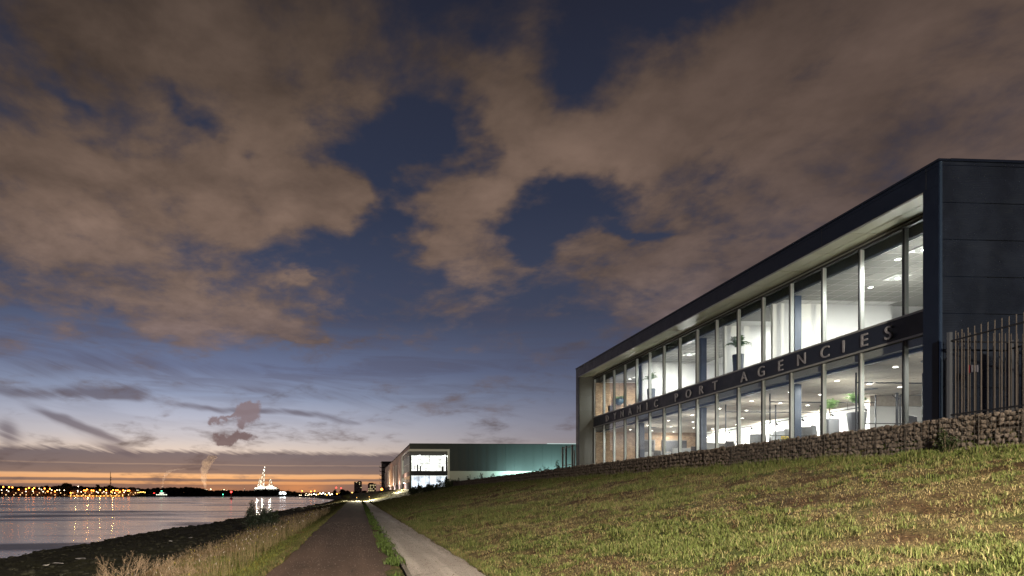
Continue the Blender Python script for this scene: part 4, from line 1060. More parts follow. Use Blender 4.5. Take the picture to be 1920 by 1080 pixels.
tree(206, 930, 909, 8, 865, 'rounded dark tree at the foot of the radio mast')
tree(643, 930, 917.5, 8, 480, 'round dark tree below the right red warning lamp', n=26)
tree(628, 930, 918.5, 3.2, 500, 'narrow dark tree below the left red warning lamp')
tree(652, 930, 921, 6, 420, 'low spreading tree left of the taller apartment tower')
tree(683, 930, 921, 5, 520, 'small tree between the two apartment towers')
tree(668, 930, 923, 5, 450, 'low tree in front of the taller apartment tower')

# houses across the river
M_house = mat('house_wall', (.16, .11, .08), .9); M_roof = mat('house_roof', (.05, .03, .025), .8)
W_lit = emitter('lit_window', (1, .62, .28), 2.6)
def house(px, Y, w, h, label, lit):
    X = atY(px, Y); o = empty('house', (X, Y, -1.3), label, 'house', 'houses of the town across the river')
    part(MB().box(-w / 2, w / 2, 0, 8, 0, h), 'wall', M_house, o)
    mb = MB(); mb.v += [(-w / 2 - .3, -.3, h), (w / 2 + .3, -.3, h), (w / 2 + .3, 8.3, h), (-w / 2 - .3, 8.3, h), (-w / 2, 4, h + 3), (w / 2, 4, h + 3)]
    mb.f += [(0, 1, 5, 4), (2, 3, 4, 5), (0, 4, 3), (1, 2, 5), (3, 2, 1, 0)]; part(mb, 'roof', M_roof, o)
    for i in range(int(w // 2.6)):
        for zz in (1.0, 3.6):
            if zz + 1.4 < h: part(MB().box(-w / 2 + 1 + i * 2.6, -w / 2 + 2.1 + i * 2.6, -.05, -.01, zz, zz + 1.3), 'window', W_lit if (i + int(zz) + lit) % 3 == 0 else M_screen, o)
for i, px in enumerate((8, 30, 45, 58, 72, 86, 100, 114, 140, 155, 170, 183, 196, 211, 226, 240, 252)):
    house(px, 856 + (i * 7) % 14, 9 + (i * 5) % 6, 5.4 + (i % 3), 'low gabled house across the river, %s house from the left' % NTH[i], i)
# radio mast
X = atY(207, 860); zt = zat(207, 883, 860)
rm = empty('radio_mast', (X, 860, -1.2), 'thin lattice radio mast standing above the far trees', 'radio mast')
H = zt + 1.2; mb = MB(); mb2 = MB()
for i in range(3):
    a = i * 2.094; mb.tube((.9 * math.cos(a), .9 * math.sin(a), 0), (.25 * math.cos(a), .25 * math.sin(a), H * .93), .16, .12, n=5)
k = 0; z = 0.0
while z < H * .9:
    for i in range(3):
        a, b = i * 2.094, (i + 1) * 2.094; r0 = .9 - .65 * z / (H * .93); mb2.tube((r0 * math.cos(a), r0 * math.sin(a), z), (r0 * .95 * math.cos(b), r0 * .95 * math.sin(b), z + 2.2), .07, n=4)
    z += 2.2
part(mb, 'mast_legs', M_black, rm); part(mb2, 'bracing', M_black, rm); part(MB().tube((0, 0, H * .9), (0, 0, H), .10, n=5), 'antenna', M_black, rm)
for f_ in (.5, .62, .72): part(MB().tube((.9, 0, H * f_), (.9, 0, H * f_ + 1.6), .45, n=7), 'dish', M_dark, rm)
# ------------------------------------------------------------------ cargo ship
Ys = 800; xs = lambda p_: atY(p_, Ys)
sp = empty('cargo_ship', (xs(285), Ys, WATER), 'low dark cargo ship with a lit white wheelhouse near the far shore', 'ship')
hull = MB(); a, b = xs(249) - sp.location.x, xs(317) - sp.location.x
sec = [(a, .2, 2.6), (a + 4, 3.6, 2.3), (a + 12, 4.6, 1.9), (b - 8, 4.6, 1.9), (b - 1, 4.0, 2.2), (b, 3.2, 2.3)]
for i, (x, w, h) in enumerate(sec):
    hull.v += [(x, -w, h), (x, -w * .8, -.4), (x, w * .8, -.4), (x, w, h)]
    if i: n = i * 4; hull.f += [(n - 4, n, n + 1, n - 3), (n - 3, n + 1, n + 2, n - 2), (n - 2, n + 2, n + 3, n - 1), (n - 1, n + 3, n, n - 4)]
hull.f += [(0, 1, 2, 3), (23, 22, 21, 20)]
part(hull, 'hull', M_black, sp); hh = xs(300) - sp.location.x; M_shipw = mat('ship_white', (.6, .58, .5), .5)
wh = part(MB().box(hh - 4, b - 2.5, -3.5, 3.5, 1.9, 3.6), 'cabin', M_shipw, sp); br = part(MB().box(hh, hh + 6, -2.8, 2.8, 3.6, 5.7).box(hh - .5, hh + 6.5, -3.2, 3.2, 5.7, 5.9), 'wheelhouse', M_shipw, sp)
M_shipl = emitter('ship_window', (.95, 1, .8), 2.2)
part(MB().box(hh + .3, hh + 5.7, -2.86, -2.81, 4.3, 5.3), 'window', M_shipl, br); 
for i in range(7): part(MB().box(hh - 3.6 + i * 2, hh - 2.2 + i * 2, -3.56, -3.51, 2.3, 3.2), 'window', M_shipl, wh)
part(MB().box(hh - 12, hh - 5, -3, 3, 1.9, 3.1), 'hatch_cover', M_dark, sp); part(MB().box(hh - 26, hh - 13, -3, 3, 1.9, 2.9), 'hatch_cover', M_dark, sp)
part(MB().tube((a + 6, 0, 2), (a + 6, 0, 8.2), .14, n=5), 'mast', M_shipw, sp); part(MB().box(a + 4.6, a + 7.4, -.25, .25, 8.2, 8.6), 'mast_light', M_shipl, sp)
part(MB().box(hh + 1, hh + 3, -.4, .4, 7.2, 7.7), 'green_light', L_gr, sp); part(MB().tube((hh + 2, 0, 5.9), (hh + 2, 0, 7.2), .1, n=5), 'mast', M_shipw, sp)
part(MB().box(hh - 7.5, hh - 5.5, -3.1, -2.9, 4.6, 5.0), 'red_light', L_re, sp); part(MB().tube((hh - 6.5, -3, 1.9), (hh - 6.5, -3, 4.6), .1, n=5), 'mast', M_shipw, sp)
# buoys
def buoy(px, py, m, label, h, Y, lit):
    X = atY(px, Y); o = empty('channel_marker', (X, Y, WATER), label, 'buoy')
    part(MB().lathe([(0, -.2), (1.1, -.2), (1.25, .5), (.9, .9), (0, .9)], n=12), 'float', m, o)
    part(MB().tube((0, 0, .9), (0, 0, h), .35, .22, n=8), 'tower', m, o); part(MB().ball((0, 0, h + .5), .65, 8, 6), 'lamp', lit, o)
    part(MB().box(-.8, .8, -.05, .05, h * .55, h * .55 + .12), 'platform', m, o)
M_bred = mat('red_buoy_paint', (.45, .02, .02), .5); M_bgr = mat('green_buoy_paint', (.01, .12, .05), .5)
buoy(433.5, 0, M_bred, 'tall red channel marker with a red lamp in the river', 4.6, 430, L_re)
buoy(418, 0, M_bgr, 'green lit channel buoy near the far bank', 2.6, 780, L_gr)
bg_ = empty('barge', (atY(570, 730), 730, WATER), 'dark moored barge with small lights off the river bend', 'barge')
part(MB().box(-5.6, 5.6, -3, 3, -.3, 1.2), 'hull', M_black, bg_); part(MB().box(-4, 4.6, -2.4, 2.4, 1.2, 3.0), 'cabin', M_dark, bg_); part(MB().box(-1, 3, -2, 2, 3, 4.2), 'wheelhouse', M_dark, bg_)
for i, x in enumerate((-5, -3.2, 2.2, 4.8)): part(MB().ball((x, -3.0, 2.2), .42, 6, 4), 'lamp', L_wh, bg_)
# ------------------------------------------------------------------ crane vessel
Yc = 1400; q = Yc / F
cv = empty('crane_vessel', (atY(498, Yc), Yc, -2), 'brightly lit offshore crane vessel with tall lattice booms behind the far wood', 'crane vessel')
M_cr = mat('crane_steel', (.32, .31, .28), .6)
def cz(py): return EYE + (926 - py) * q * 1.001 + 2
def cx(px): return atY(px, Yc) - cv.location.x
part(MB().box(cx(478), cx(522), -15, 25, 0, cz(917)), 'hull', M_dark, cv)
for (x0, x1, y0) in ((479, 486, 914), (486, 493, 911.5), (493, 497, 913), (500, 505, 914), (504, 513, 910.5), (513, 520, 913.5), (520, 523, 916)):
    part(MB().box(cx(x0) + .1, cx(x1) - .1, -8, 8, cz(917), cz(y0)), 'deckhouse', M_cr, cv)
L_cr = emitter('work_light', (1, .93, .74), 5)
def boom(xb, yb, wb, xt, yt, wt, nseg, lights):
    mb = MB(); lb = MB(); P0 = Vector((cx(xb), 0, cz(yb))); P1 = Vector((cx(xt), 0, cz(yt)))
    cor = [(-1, -1), (1, -1), (1, 1), (-1, 1)]
    def pt(u, c): w = (wb * (1 - u) + wt * u) * q / 2; return tuple(P0.lerp(P1, u) + Vector((c[0] * w, c[1] * w * .6, 0)))
    for c in cor: mb.tube(pt(0, c), pt(1, c), .32, .22, n=5)
    for i in range(nseg):
        u0, u1 = i / nseg, (i + 1) / nseg
        for j in range(4):
            a, b = cor[j], cor[(j + 1) % 4]
            mb.tube(pt(u0, a), pt(u1, b) if i % 2 else pt(u1, b), .17, n=4); mb.tube(pt(u1, a), pt(u1, b), .15, n=4)
    bo = part(mb, 'boom', M_cr, cv)
    for i in range(lights):
        u = (i + .5) / lights; c = cor[i % 4]; p_ = pt(u, (c[0] * .8, -1.1)); lb.ball(p_, .6, 6, 4)
    part(lb, 'work_lights', L_cr, bo)
    return P1
tip = boom(491.5, 912, 7.5, 495.3, 881, 2.2, 12, 15)
boom(485.5, 912, 4.5, 487.5, 898.5, 1.6, 6, 2); boom(508, 911, 7.5, 506, 898, 2.0, 6, 3)
part(MB().tube((cx(495.3), 0, cz(881)), (cx(496.6), 0, cz(876)), 1.0, .5, n=6), 'jib', M_cr, cv); part(MB().ball((cx(495.2), -2, cz(881.3)), 1.5, 8, 6).ball((cx(496.5), -2, cz(876.5)), .9, 8, 6), 'tip_lamp', L_cr, cv)
part(MB().tube((cx(487.5), 0, cz(898)), (cx(495), 0, cz(883)), .22, n=4).tube((cx(506), 0, cz(898)), (cx(495.3), 0, cz(884)), .12, n=4), 'stay_cable', M_cr, cv)
lb = MB()
for i in range(46):
    px = rng.uniform(479, 522); y0 = rng.uniform(911.5, 917.5) if 484 < px < 515 else rng.uniform(914.5, 917.5); lb.ball((cx(px), -9, cz(y0)), rng.uniform(.5, 1.0), 6, 4)
part(lb, 'deck_lights', L_cr, cv)
for px in (485, 495, 509):
    d_ = bpy.data.lights.new('deck_light', 'POINT'); d_.energy = 42000; d_.color = (1, .93, .75); d_.shadow_soft_size = 2  # unseen point lights added to brighten the vessel's deck and booms
    o = bpy.data.objects.new('deck_light', d_); col.objects.link(o); o.parent = cv; o.location = (cx(px), -26, cz(911))
# chimneys with steam
def vol_mat(name, c, dn):
    m = bpy.data.materials.new(name); m.use_nodes = True; N = NT(m.node_tree); N.n.clear()
    pv = N.new('ShaderNodeVolumePrincipled'); pv.inputs['Color'].default_value = (*c, 1); pv.inputs['Density'].default_value = dn; pv.inputs['Anisotropy'].default_value = .2
    o = N.new('ShaderNodeOutputMaterial'); N.l.new(pv.outputs[0], o.inputs['Volume']); return m
V1 = vol_mat('steam', (.97, .84, .74), .045); V2 = vol_mat('thin_steam', (.97, .86, .80), .03)
def plume(pts, Y, m, label):
    o = None; vv, tt, nv = [], [], 0
    base = pts[0]; X = atY(base[0], Y); g = -1
    ch = empty('chimney', (X, Y, g), label[0], 'chimney')
    zt = zat(base[0], base[1], Y); part(MB().tube((0, 0, 0), (0, 0, zt - g), 2.2, 1.5, n=12), 'stack', M_dark, ch); part(MB().tube((0, 0, zt - g), (0, 0, zt - g + .4), 1.8, n=12), 'rim', M_conc, ch)
    d_ = bpy.data.lights.new('plume_fill', 'POINT'); d_.energy = 900000 * len(pts) / 24; d_.color = (1, .72, .48); d_.shadow_soft_size = 3  # unseen light added beside the stack to brighten the steam
    q_ = bpy.data.objects.new('plume_fill', d_); col.objects.link(q_); q_.parent = ch; q_.location = (-18, -40, 3)
    bm = bmesh.new()
    prev = None; N_ = 16
    ringz = []
    for i in range(len(pts)):
        px, py, w = pts[i]; c = Vector((atY(px, Y), Y, zat(px, py, Y))); r = w * Y / F / 2
        ring = []
        for j in range(N_):
            a = 2 * math.pi * j / N_; k = r * (1 + .34 * (float(vnoise(i * 1.7, j * 1.3 if j < N_ / 2 else (N_ - j) * 1.3, 1.9, 77)) - .5) * 2)
            ring.append(bm.verts.new(c + Vector((k * math.cos(a), k * math.sin(a), k * .25 * math.sin(a * 2)))))
        if prev:
            for j in range(N_): bm.faces.new((prev[j], prev[(j + 1) % N_], ring[(j + 1) % N_], ring[j]))
        else: bm.faces.new(list(reversed(ring)))
        prev = ring
    bm.faces.new(prev)
    me = bpy.data.meshes.new('steam_plume'); bm.to_mesh(me); bm.free(); me.materials.append(m)
    o = bpy.data.objects.new('steam_plume', me); col.objects.link(o)
    tag(o, label[1], 'steam plume')
def curve_pts(L, n=24):
    L = np.array(L, float); u = np.linspace(0, len(L) - 1, n); out = []
    for k in range(3): out.append(np.interp(u, range(len(L)), L[:, k]))
    out = np.array(out).T
    for i in range(2, n): out[i, 0] += math.sin(i * 1.1) * out[i, 2] * .08; out[i, 2] *= 1.25 + .14 * math.sin(i * 1.3)
    return [tuple(p_) for p_ in out]
plume(curve_pts([(385.5, 917, 3), (383, 905, 7), (382, 892, 9), (384, 880, 12), (390, 868, 16), (396, 858, 15), (401, 854, 8)]), 1500, V1, ('dark chimney behind the wood left of the crane vessel', 'tall pale steam plume rising behind the wood'))
plume(curve_pts([(305, 913, 2), (306, 903, 3), (308, 895, 5), (312, 889, 7), (318, 884, 8), (330, 880, 6), (348, 879, 5)]), 1500, V2, ('dark chimney behind the ship', 'thin drifting steam plume above the cargo ship'))
plume(curve_pts([(458.5, 917, 2), (458, 911, 3), (461, 914, 6), (464, 920, 4)], 10), 1500, V1, ('short flare stack left of the crane vessel', 'small glowing steam curl left of the crane vessel'))

# ------------------------------------------------------------------ apartment towers
M_tw = mat('tower_wall', (.085, .05, .045), .9); W2 = emitter('tower_window', (1, .80, .42), 1.0)
def tower(pa, pb, py, Y, label, frac, seed, cap):
    xa, xb = atY(pa, Y), atY(pb, Y); g = 1.0; zt = zat(pa, py, Y); o = empty('apartment_tower', ((xa + xb) / 2, Y, g), label, 'apartment tower')
    w = (xb - xa); H = zt - g; r_ = random.Random(seed)
    part(MB().box(-w / 2, w / 2, 0, 14, 0, H), 'wall', M_tw, o); part(MB().box(cap[0] * w, cap[1] * w, 3, 10, H, H + 1.6), 'plant_room', M_tw, o); part(MB().box(-w / 2 - .3, w / 2 + .3, -.3, 14.3, H - .5, H + .02), 'roof_edge', M_dark, o)
    nf = int(H // 2.9); nc = 5
    for f_ in range(nf):
        part(MB().box(-w / 2 + .2, w / 2 - .2, -.7, -.01, 1.6 + f_ * 2.9, 1.75 + f_ * 2.9), 'balcony_slab', M_tw, o)
        for c in range(nc):
            if r_.random() < .95:
                cxx = -w / 2 + w * (c + .5) / nc; lit = r_.random() < frac
                part(MB().box(cxx - w * .055, cxx + w * .055, -.10, -.02, 2.2 + f_ * 2.9, 3.4 + f_ * 2.9), 'window', W2 if lit else M_screen, o)
tower(664, 678.5, 903.5, 1050, 'dark apartment tower with few lit windows beyond the end of the path', .22, 3, (0, .45))
tower(690, 705, 907, 980, 'shorter apartment tower with many lit windows right of the dark tower', .75, 5, (-.4, .2))
# balcony block beside the warehouse
Yb_ = 395; xa = atY(716.5, Yb_); zt = zat(716, 866, Yb_)
bb = empty('balcony_block', (xa, Yb_, 2), 'dark apartment block with stacked balconies behind the warehouse', 'apartment block')
M_bb = mat('block_wall', (.045, .035, .035), .8)
part(MB().box(0, 12, 0, 14, 0, zt - 2), 'wall', M_bb, bb); part(MB().box(-.5, 12, -.5, 14, zt - 2.1, zt - 1.7), 'roof_edge', M_dark, bb)
nfl = 7
for f_ in range(nfl):
    z = 1.0 + f_ * (zt - 4) / nfl
    b1 = part(MB().box(-1.5, -.01, -1.2 + (f_ % 2) * .5, 4, z, z + .25), 'balcony', M_conc, bb)
    mb = MB().box(-1.5, -1.44, -1.2 + (f_ % 2) * .5, 4, z + 1.1, z + 1.2)
    for i in range(6): mb.box(-1.5, -1.46, -1.1 + i, -1.02 + i, z + .25, z + 1.1)
    mb.build('railing', M_black, b1)
    part(MB().box(.4, 2.2, -.06, -.01, z + .4, z + 2.1), 'window', M_screen, bb)

# ------------------------------------------------------------------ warehouse with lit corner office
WX, WY = 15.5, 187.8
dW = WY * CS + WX * SN
def wz(py): return EYE + (926 - py) / F * dW
def wx(px): return atY(px, WY)
wb = empty('warehouse', (WX, WY, 3.1), 'large dark warehouse with a brilliantly lit glazed corner framed in white', 'warehouse')
ZR = wz(832)
def wp(name, m, *boxes, parent=None, **kw):
    mb = MB()
    for b in boxes: mb.box(*b)
    return mb.build(name, m, parent or wb, world=True, **kw)
def rib_fn(N, p, geo):
    x, y, z = N.sep(geo)[:3]
    b = N.new('ShaderNodeBump'); b.inputs['Distance'].default_value = .03; b.inputs['Strength'].default_value = .5
    N.l.new(N.m('SINE', N.m('MULTIPLY', N.m('ADD', x, y), 2.6)), b.inputs['Height']); N.l.new(b.outputs[0], p.inputs['Normal'])
M_wh = mat('warehouse_cladding', (.048, .054, .050), .55, .1, fn=rib_fn); M_wplinth = mat('warehouse_plinth', (.52, .52, .44), .7)
M_wf = mat('white_frame', (.86, .84, .76), .5); M_pink = mat('brown_cladding', (.44, .29, .235), .6, .1, var=.1, scale=.5)
xF, zF = wx(843), wz(842); xI, zI = wx(839), wz(846)
wp('roof_slab', M_wh, (WX, 80, WY + .02, 366, ZR - .5, ZR - .05))
wp('roof_edge', M_dark, (WX - .05, 80, WY - .06, WY + .1, ZR - .05, ZR + .12))
for i in range(18):
    x0 = xF + .02 + i * 2.9; wp('cladding_sheet', M_wh, (x0, x0 + 2.87, WY + (i % 2) * .01, WY + .3, wz(883) + .02, ZR - .05))
wp('header_cladding', M_wh, (WX, xF, WY, WY + .3, zF + .02, ZR - .05))
wp('plinth_wall', M_wplinth, (xF + .02, 80, WY - .02, WY + .3, 2.6, wz(883)))
wp('corner_frame', M_wf, (WX - .1, xF, WY - .25, WY + .4, zI, zF), (xI, xF, WY - .25, WY + .4, 2.8, zI))
fy = atX(754, WX)
wp('corner_frame', M_wf, (WX - .25, WX - .101, WY + .3, fy, zI, zF), (WX - .25, WX + .3, fy - 1.3, fy, wz(916), zI))
wp('header_panel', M_midgrey, (WX + .05, xI, WY + .25, WY + .5, wz(853.5), zI)); wp('header_panel', M_midgrey, (WX + .05, WX + .3, WY + .5, fy - 1.3, wz(853.5), zI))
wp('spandrel', M_dkgrey, (WX + .1, xI, WY + .1, WY + .4, wz(891.5), wz(883.3))); wp('spandrel', M_pink, (WX + .05, WX + .35, WY + .41, fy - 1.3, wz(891.5), wz(883.3)))
wp('corner_post', M_wh, (WX + .0, WX + .5, WY + .0, WY + .5, 2.8, wz(853.5)))
def glow_fn(c, s):
    m = bpy.data.materials.new('lit_interior'); m.use_nodes = True; N = NT(m.node_tree); N.n.clear()
    g = N.new('ShaderNodeTexCoord').outputs['Object']; f = N.noise(g, .45, 3, .6)
    e = N.new('ShaderNodeEmission'); e.inputs[0].default_value = (*c, 1); N.l.new(N.smooth(f, .3, .65, s * .45, s * 1.3), e.inputs[1])
    o = N.new('ShaderNodeOutputMaterial'); N.l.new(e.outputs[0], o.inputs[0]); return m
G1, G2 = glow_fn((1, .97, .9), 2.2), glow_fn((.82, .88, 1), 1.8)
wp('lit_room', G1, (WX + 1.0, xI, WY + 4.0, WY + 4.2, wz(883), wz(853.5))); wp('lit_room', G2, (WX + 1.0, xI, WY + 4.0, WY + 4.2, 3, wz(891.5)))
wp('lit_room', glow_fn((.75, .85, .72), .42), (WX + 3.0, WX + 3.2, WY + 4.3, fy - 1.4, 3, wz(853.5)))
wp('room_ceiling', emitter('luminous_ceiling', (1, .98, .92), 1.3), (WX + .5, xI, WY + .5, WY + 4.0, wz(853.5) - .1, wz(853.5) - .02), (WX + .5, xI, WY + .5, WY + 4.0, wz(891.5) - .1, wz(891.5) - .02))
wp('room_floor', M_conc, (WX + .5, xI, WY + .5, WY + 4.0, wz(883.3) + .01, wz(883.3) + .1))
nb = 10; w = (xI - WX - .5) / nb
for i in range(nb):
    x = WX + .5 + w * i; dk = .16 if i == 5 else .06
    for za, zb in ((wz(883.2), wz(853.6)), (2.9, wz(891.6))):
        wp('mullion', M_midgrey, (x - dk / 2, x + dk / 2, WY + .3, WY + .42, za, zb)); wp('glass_pane', M_glass, (x + dk, x + w - dk / 2 - .04, WY + .34, WY + .36, za, zb))
for zz in (wz(862), wz(869)): wp('transom', M_midgrey, (WX + .5, xI, WY + .33, WY + .40, zz, zz + .08))
for i in range(4):
    px_ = random.uniform(775, 800) if i < 2 else random.uniform(806, 836); x = wx(px_); wp('room_post', M_dkgrey, (x, x + .45, WY + 2.5, WY + 2.9, wz(883.1), wz(random.uniform(869, 874))))
mb = MB()
for px_ in (786, 834): mb.ball((wx(px_), WY + .8, wz(855)), .38, 8, 6)
world_part(wb, mb, 'spot_lamp', emitter('spot_glare', (1, .98, .92), 40))
n_ = 6; ww = (fy - 1.3 - WY - .5) / n_
for i in range(n_):
    y = WY + .5 + ww * i
    for za, zb in ((wz(883.2), wz(853.6)), (4.5, wz(891.6))):
        wp('mullion', M_alu, (WX + .12, WX + .3, y - .12, y + .12, za, zb)); wp('glass_pane', M_glass, (WX + .2, WX + .22, y + .13, y + ww - .13, za, zb))
wp('transom', M_alu, (WX + .12, WX + .28, WY + .5, fy - 1.3, wz(868), wz(867.4)))
# side wall
zb_ = wz(904)
wp('side_plinth', mat('side_plinth', (.10, .07, .07), .8), (WX - .05, WX + .3, WY + .02, 366, 2.4, zb_))
wp('side_header', M_pink, (WX - .0, WX + .3, WY + .31, fy, zF + .02, ZR - .06))
y = fy + .02; i = 0
while y < 366: wp('cladding_sheet', M_pink, (WX + (i % 2) * .012, WX + .3, y, min(366, y + 7.6) - .03, zb_ + .01, ZR - .06)); y += 7.6; i += 1
for px_, wd in ((743.6, 1.6), (740, 2.0), (732, 2.8), (729, 2.8), (723.5, 4.5)):
    y = atX(px_, WX); wp('white_fin', M_wf, (WX - .5, WX - .002, y - wd / 2, y + wd / 2, zb_ + .01, ZR - 3.5))
def lens(px_, half, za, zb):
    y = atX(px_, WX); mb = MB(); zc = (za + zb) / 2; X = WX - .06
    mb.v += [(X, y, za), (X, y + half, zc), (X, y, zb), (X, y - half, zc), (X + .05, y, za), (X + .05, y + half, zc), (X + .05, y, zb), (X + .05, y - half, zc)]
    mb.f += [(0, 1, 2, 3), (7, 6, 5, 4), (0, 4, 5, 1), (1, 5, 6, 2), (2, 6, 7, 3), (3, 7, 4, 0)]
    world_part(wb, mb, 'slot_window', M_screen)
for px_, h, a_1, b_1 in ((752, 2.8, 9.5, 15.2), (749, 3.4, 6.2, 11.8), (747, 2.6, 10.2, 14.8), (744.8, 2.4, 5.2, 10.6), (738.5, 3.0, 7.2, 15.0), (733.3, 3.8, 5.8, 13.6), (735.5, 2.2, 7.4, 10.8), (727.5, 4.0, 10.6, 14.2), (726.3, 4.0, 5.6, 9.6)):
    lens(px_, h, a_1, b_1)
wp('back_bay', M_wh, (WX + .31, 80, 300, 366, 2.5, ZR - .5))
for i, y in enumerate((206, 236, 268, 305)):
    o = empty('floodlight', (11.5, y, float(ground(np.array([11.5]), np.array([y]))[0])), 'small white uplight washing the brown warehouse side, %s from the near corner' % NTH[i], 'floodlight', 'uplights along the warehouse side')
    part(MB().box(-.15, .15, -.2, .2, .2, .45), 'lamp_body', M_black, o); part(MB().tube((0, 0, -.2), (0, 0, .2), .05), 'bracket', M_black, o); part(MB().box(.151, .16, -.15, .15, .24, .42), 'lens', emitter('white_lens', (1, .9, .75), 4), o)
    add_area(o, (.25, 0, .4), .4, 1500, (1, .86, .74), (R(0), R(-115), 0), spread=160, name='flood_light')
# cyan floodlights washing the dark wall
for i, (x, y, p_) in enumerate(((49, 181, 3300), (60, 181, 5200), (71, 181, 4200))):
    o = empty('floodlight', (x, y, 3.1), 'cyan floodlight on the ground washing the warehouse wall, ' + ('nearest the plants', 'middle one', 'hidden behind the office')[i], 'floodlight', 'cyan floodlights at the warehouse')
    part(MB().box(-.25, .25, -.12, .12, .25, .6), 'lamp_body', M_black, o); part(MB().tube((0, 0, 0), (0, 0, .25), .05), 'bracket', M_black, o); part(MB().box(-.2, .2, .121, .13, .3, .55), 'lens', emitter('cyan_lens', (.35, .95, .9), 6), o)
    add_area(o, (0, .3, .6), .6, p_ * .9, (.48, .84, .82), (R(122), 0, 0), spread=150, name='flood_light')
o = empty('floodlight', (64.5, WY + .5, ZR + .15), 'small white lamp on the roof edge of the warehouse', 'lamp')
part(MB().box(-6, 6, -.1, .1, .0, .12), 'lamp_strip', emitter('roof_strip', (.75, 1, .95), 1.1), o); part(MB().box(-6.1, 6.1, -.1, .1, -.05, -.001), 'strip_base', M_black, o)

# ------------------------------------------------------------------ vegetation
def leafy(N, p, geo):
    a = N.new('ShaderNodeAttribute', attribute_name='tint'); N.l.new(a.outputs['Color'], p.inputs['Base Color'])
M_grass = mat('grass_blades', (.1, .1, .04), .65, spec=.25, fn=leafy)
def in_view(X, Y, Z, m_=60):
    d = Y * CS + X * SN; px = 733 + F * (X * CS - Y * SN) / d; py = 926 - F * (Z - EYE) / d
    return (px > -m_) & (px < 1920 + m_) & (py < 1080 + 160) & (d > .5), d
def blades(name, X, Y, H, Wd, C, lean=.5, bend=.35, mt=None, three=True):
    n = len(X); Z = ground(X, Y) - .01
    th = rng.uniform(0, 6.283, n); fa = rng.uniform(0, 6.283, n); ln = rng.uniform(.1, 1, n) * lean
    sx, sy = np.cos(fa) * Wd / 2, np.sin(fa) * Wd / 2; lx, ly = np.cos(th) * ln * H, np.sin(th) * ln * H
    zt = H * np.sqrt(np.clip(1 - ln ** 2, .1, 1))
    b = np.stack([X, Y, Z], 1); s_ = np.stack([sx, sy, 0 * sx], 1); l_ = np.stack([lx, ly, zt], 1)
    if three:
        mid = b + l_ * np.array([.38, .38, .6]); tip = b + l_ * np.array([1, 1, 1 - bend * .5])
        V = np.stack([b - s_, b + s_, mid - s_ * .8, mid + s_ * .8, tip], 1).reshape(-1, 3)
        k = np.arange(n)[:, None] * 5; T = np.concatenate([k + [0, 1, 3], k + [0, 3, 2], k + [2, 3, 4]]); rep = 5
    else:
        V = np.stack([b - s_, b + s_, b + l_], 1).reshape(-1, 3); k = np.arange(n)[:, None] * 3; T = k + [0, 1, 2]; rep = 3
    cc = np.repeat(C, rep, 0)
    return tag(np_mesh(name, V, T, mt or M_grass, colr=cc), kind='stuff')
# mown lawn on the slope
n = 620000
Y = 3.2 * np.exp(rng.uniform(0, 1, n) * math.log(112 / 3.2)); u = rng.uniform(0, 1, n)
fx = footX(Y) - .42; X = fx + (14.86 - fx) * u
Z = ground(X, Y); ok, d = in_view(X, Y, Z); X, Y, d = X[ok], Y[ok], d[ok]
C, wg, wb2 = lawn_col(X, Y)
keep = rng.uniform(0, 1, len(X)) < (.42 + .58 * wg) * (1 - .55 * wb2 * (1 - wg)); X, Y, d, C, wg, wb2 = [q[keep] for q in (X, Y, d, C, wg, wb2)]
foot = sst(X, 14.0, 14.7)
tuft = fbm(X, Y, .28, 90, 2)
H = (.035 + .055 * wg + .045 * rng.uniform(0, 1, len(X)) ** 2 + .08 * foot) * (.25 + 1.5 * tuft) * np.where(d > 20, 1.25, 1)
Wd = rng.uniform(.005, .011, len(X)) * np.maximum(1, d / 9)
C = C * rng.uniform(.55, 1.6, (len(X), 1)); ye = rng.uniform(0, 1, len(X)) < .16; C[ye] = C[ye] * .4 + np.array([.28, .235, .115]) * .7
gr = rng.uniform(0, 1, len(X)) < .18 + .25 * foot; C[gr] = C[gr] * .4 + np.array([.15, .20, .05]) * .6
near = d < 17
print('lawn', near.sum(), (~near).sum())
blades('lawn_grass', X[near], Y[near], H[near], Wd[near], C[near], .95)
blades('distant_grass', X[~near], Y[~near], H[~near] * 1.1, Wd[~near], C[~near], .9, three=False)
# ragged grass between and beside the paths
n = 26000
Y = 6 * np.exp(rng.uniform(0, 1, n) * math.log(125 / 6)); X = .80 + rng.normal(0, .105, n)
pt_ = fbm(X, Y, .55, 120, 2); ok = pt_ > .53; X, Y = X[ok], Y[ok]; X = np.clip(X, .55, 1.10)
d = Y; C = np.array([[.055, .085, .018]]) * rng.uniform(.5, 1.5, (len(X), 1))
blades('path_weeds', X, Y, rng.uniform(.05, .20, len(X)), rng.uniform(.008, .02, len(X)) * np.maximum(1, d / 12), C, .9)
for (xa_, sgn, nm) in ((2.55, 1, 'path_fringe'), (-1.85, -1, 'verge_fringe')):
    n = 26000; Y = 7 * np.exp(rng.uniform(0, 1, n) * math.log(125 / 7)); X = xa_ + (-.0042 if nm == 'verge_fringe' else -.005) * np.maximum(0, Y - 12) + sgn * np.abs(rng.normal(0, .16, n)) - sgn * .05 + (fbm(Y * 0, Y, .8, 140, 2) - .5) * .25
    C = np.array([[.070, .085, .022]]) * rng.uniform(.5, 1.6, (n, 1)); q = rng.uniform(0, 1, n) < .4; C[q] = np.array([.15, .11, .05]) * rng.uniform(.5, 1.4, (q.sum(), 1)); C *= (.45 + 1.1 * fbm(X, Y, .7, 144, 2))[:, None]
    blades(nm, X, Y, rng.uniform(.05, .14, n), rng.uniform(.004, .008, n) * np.maximum(1, Y / 10), C, .8)
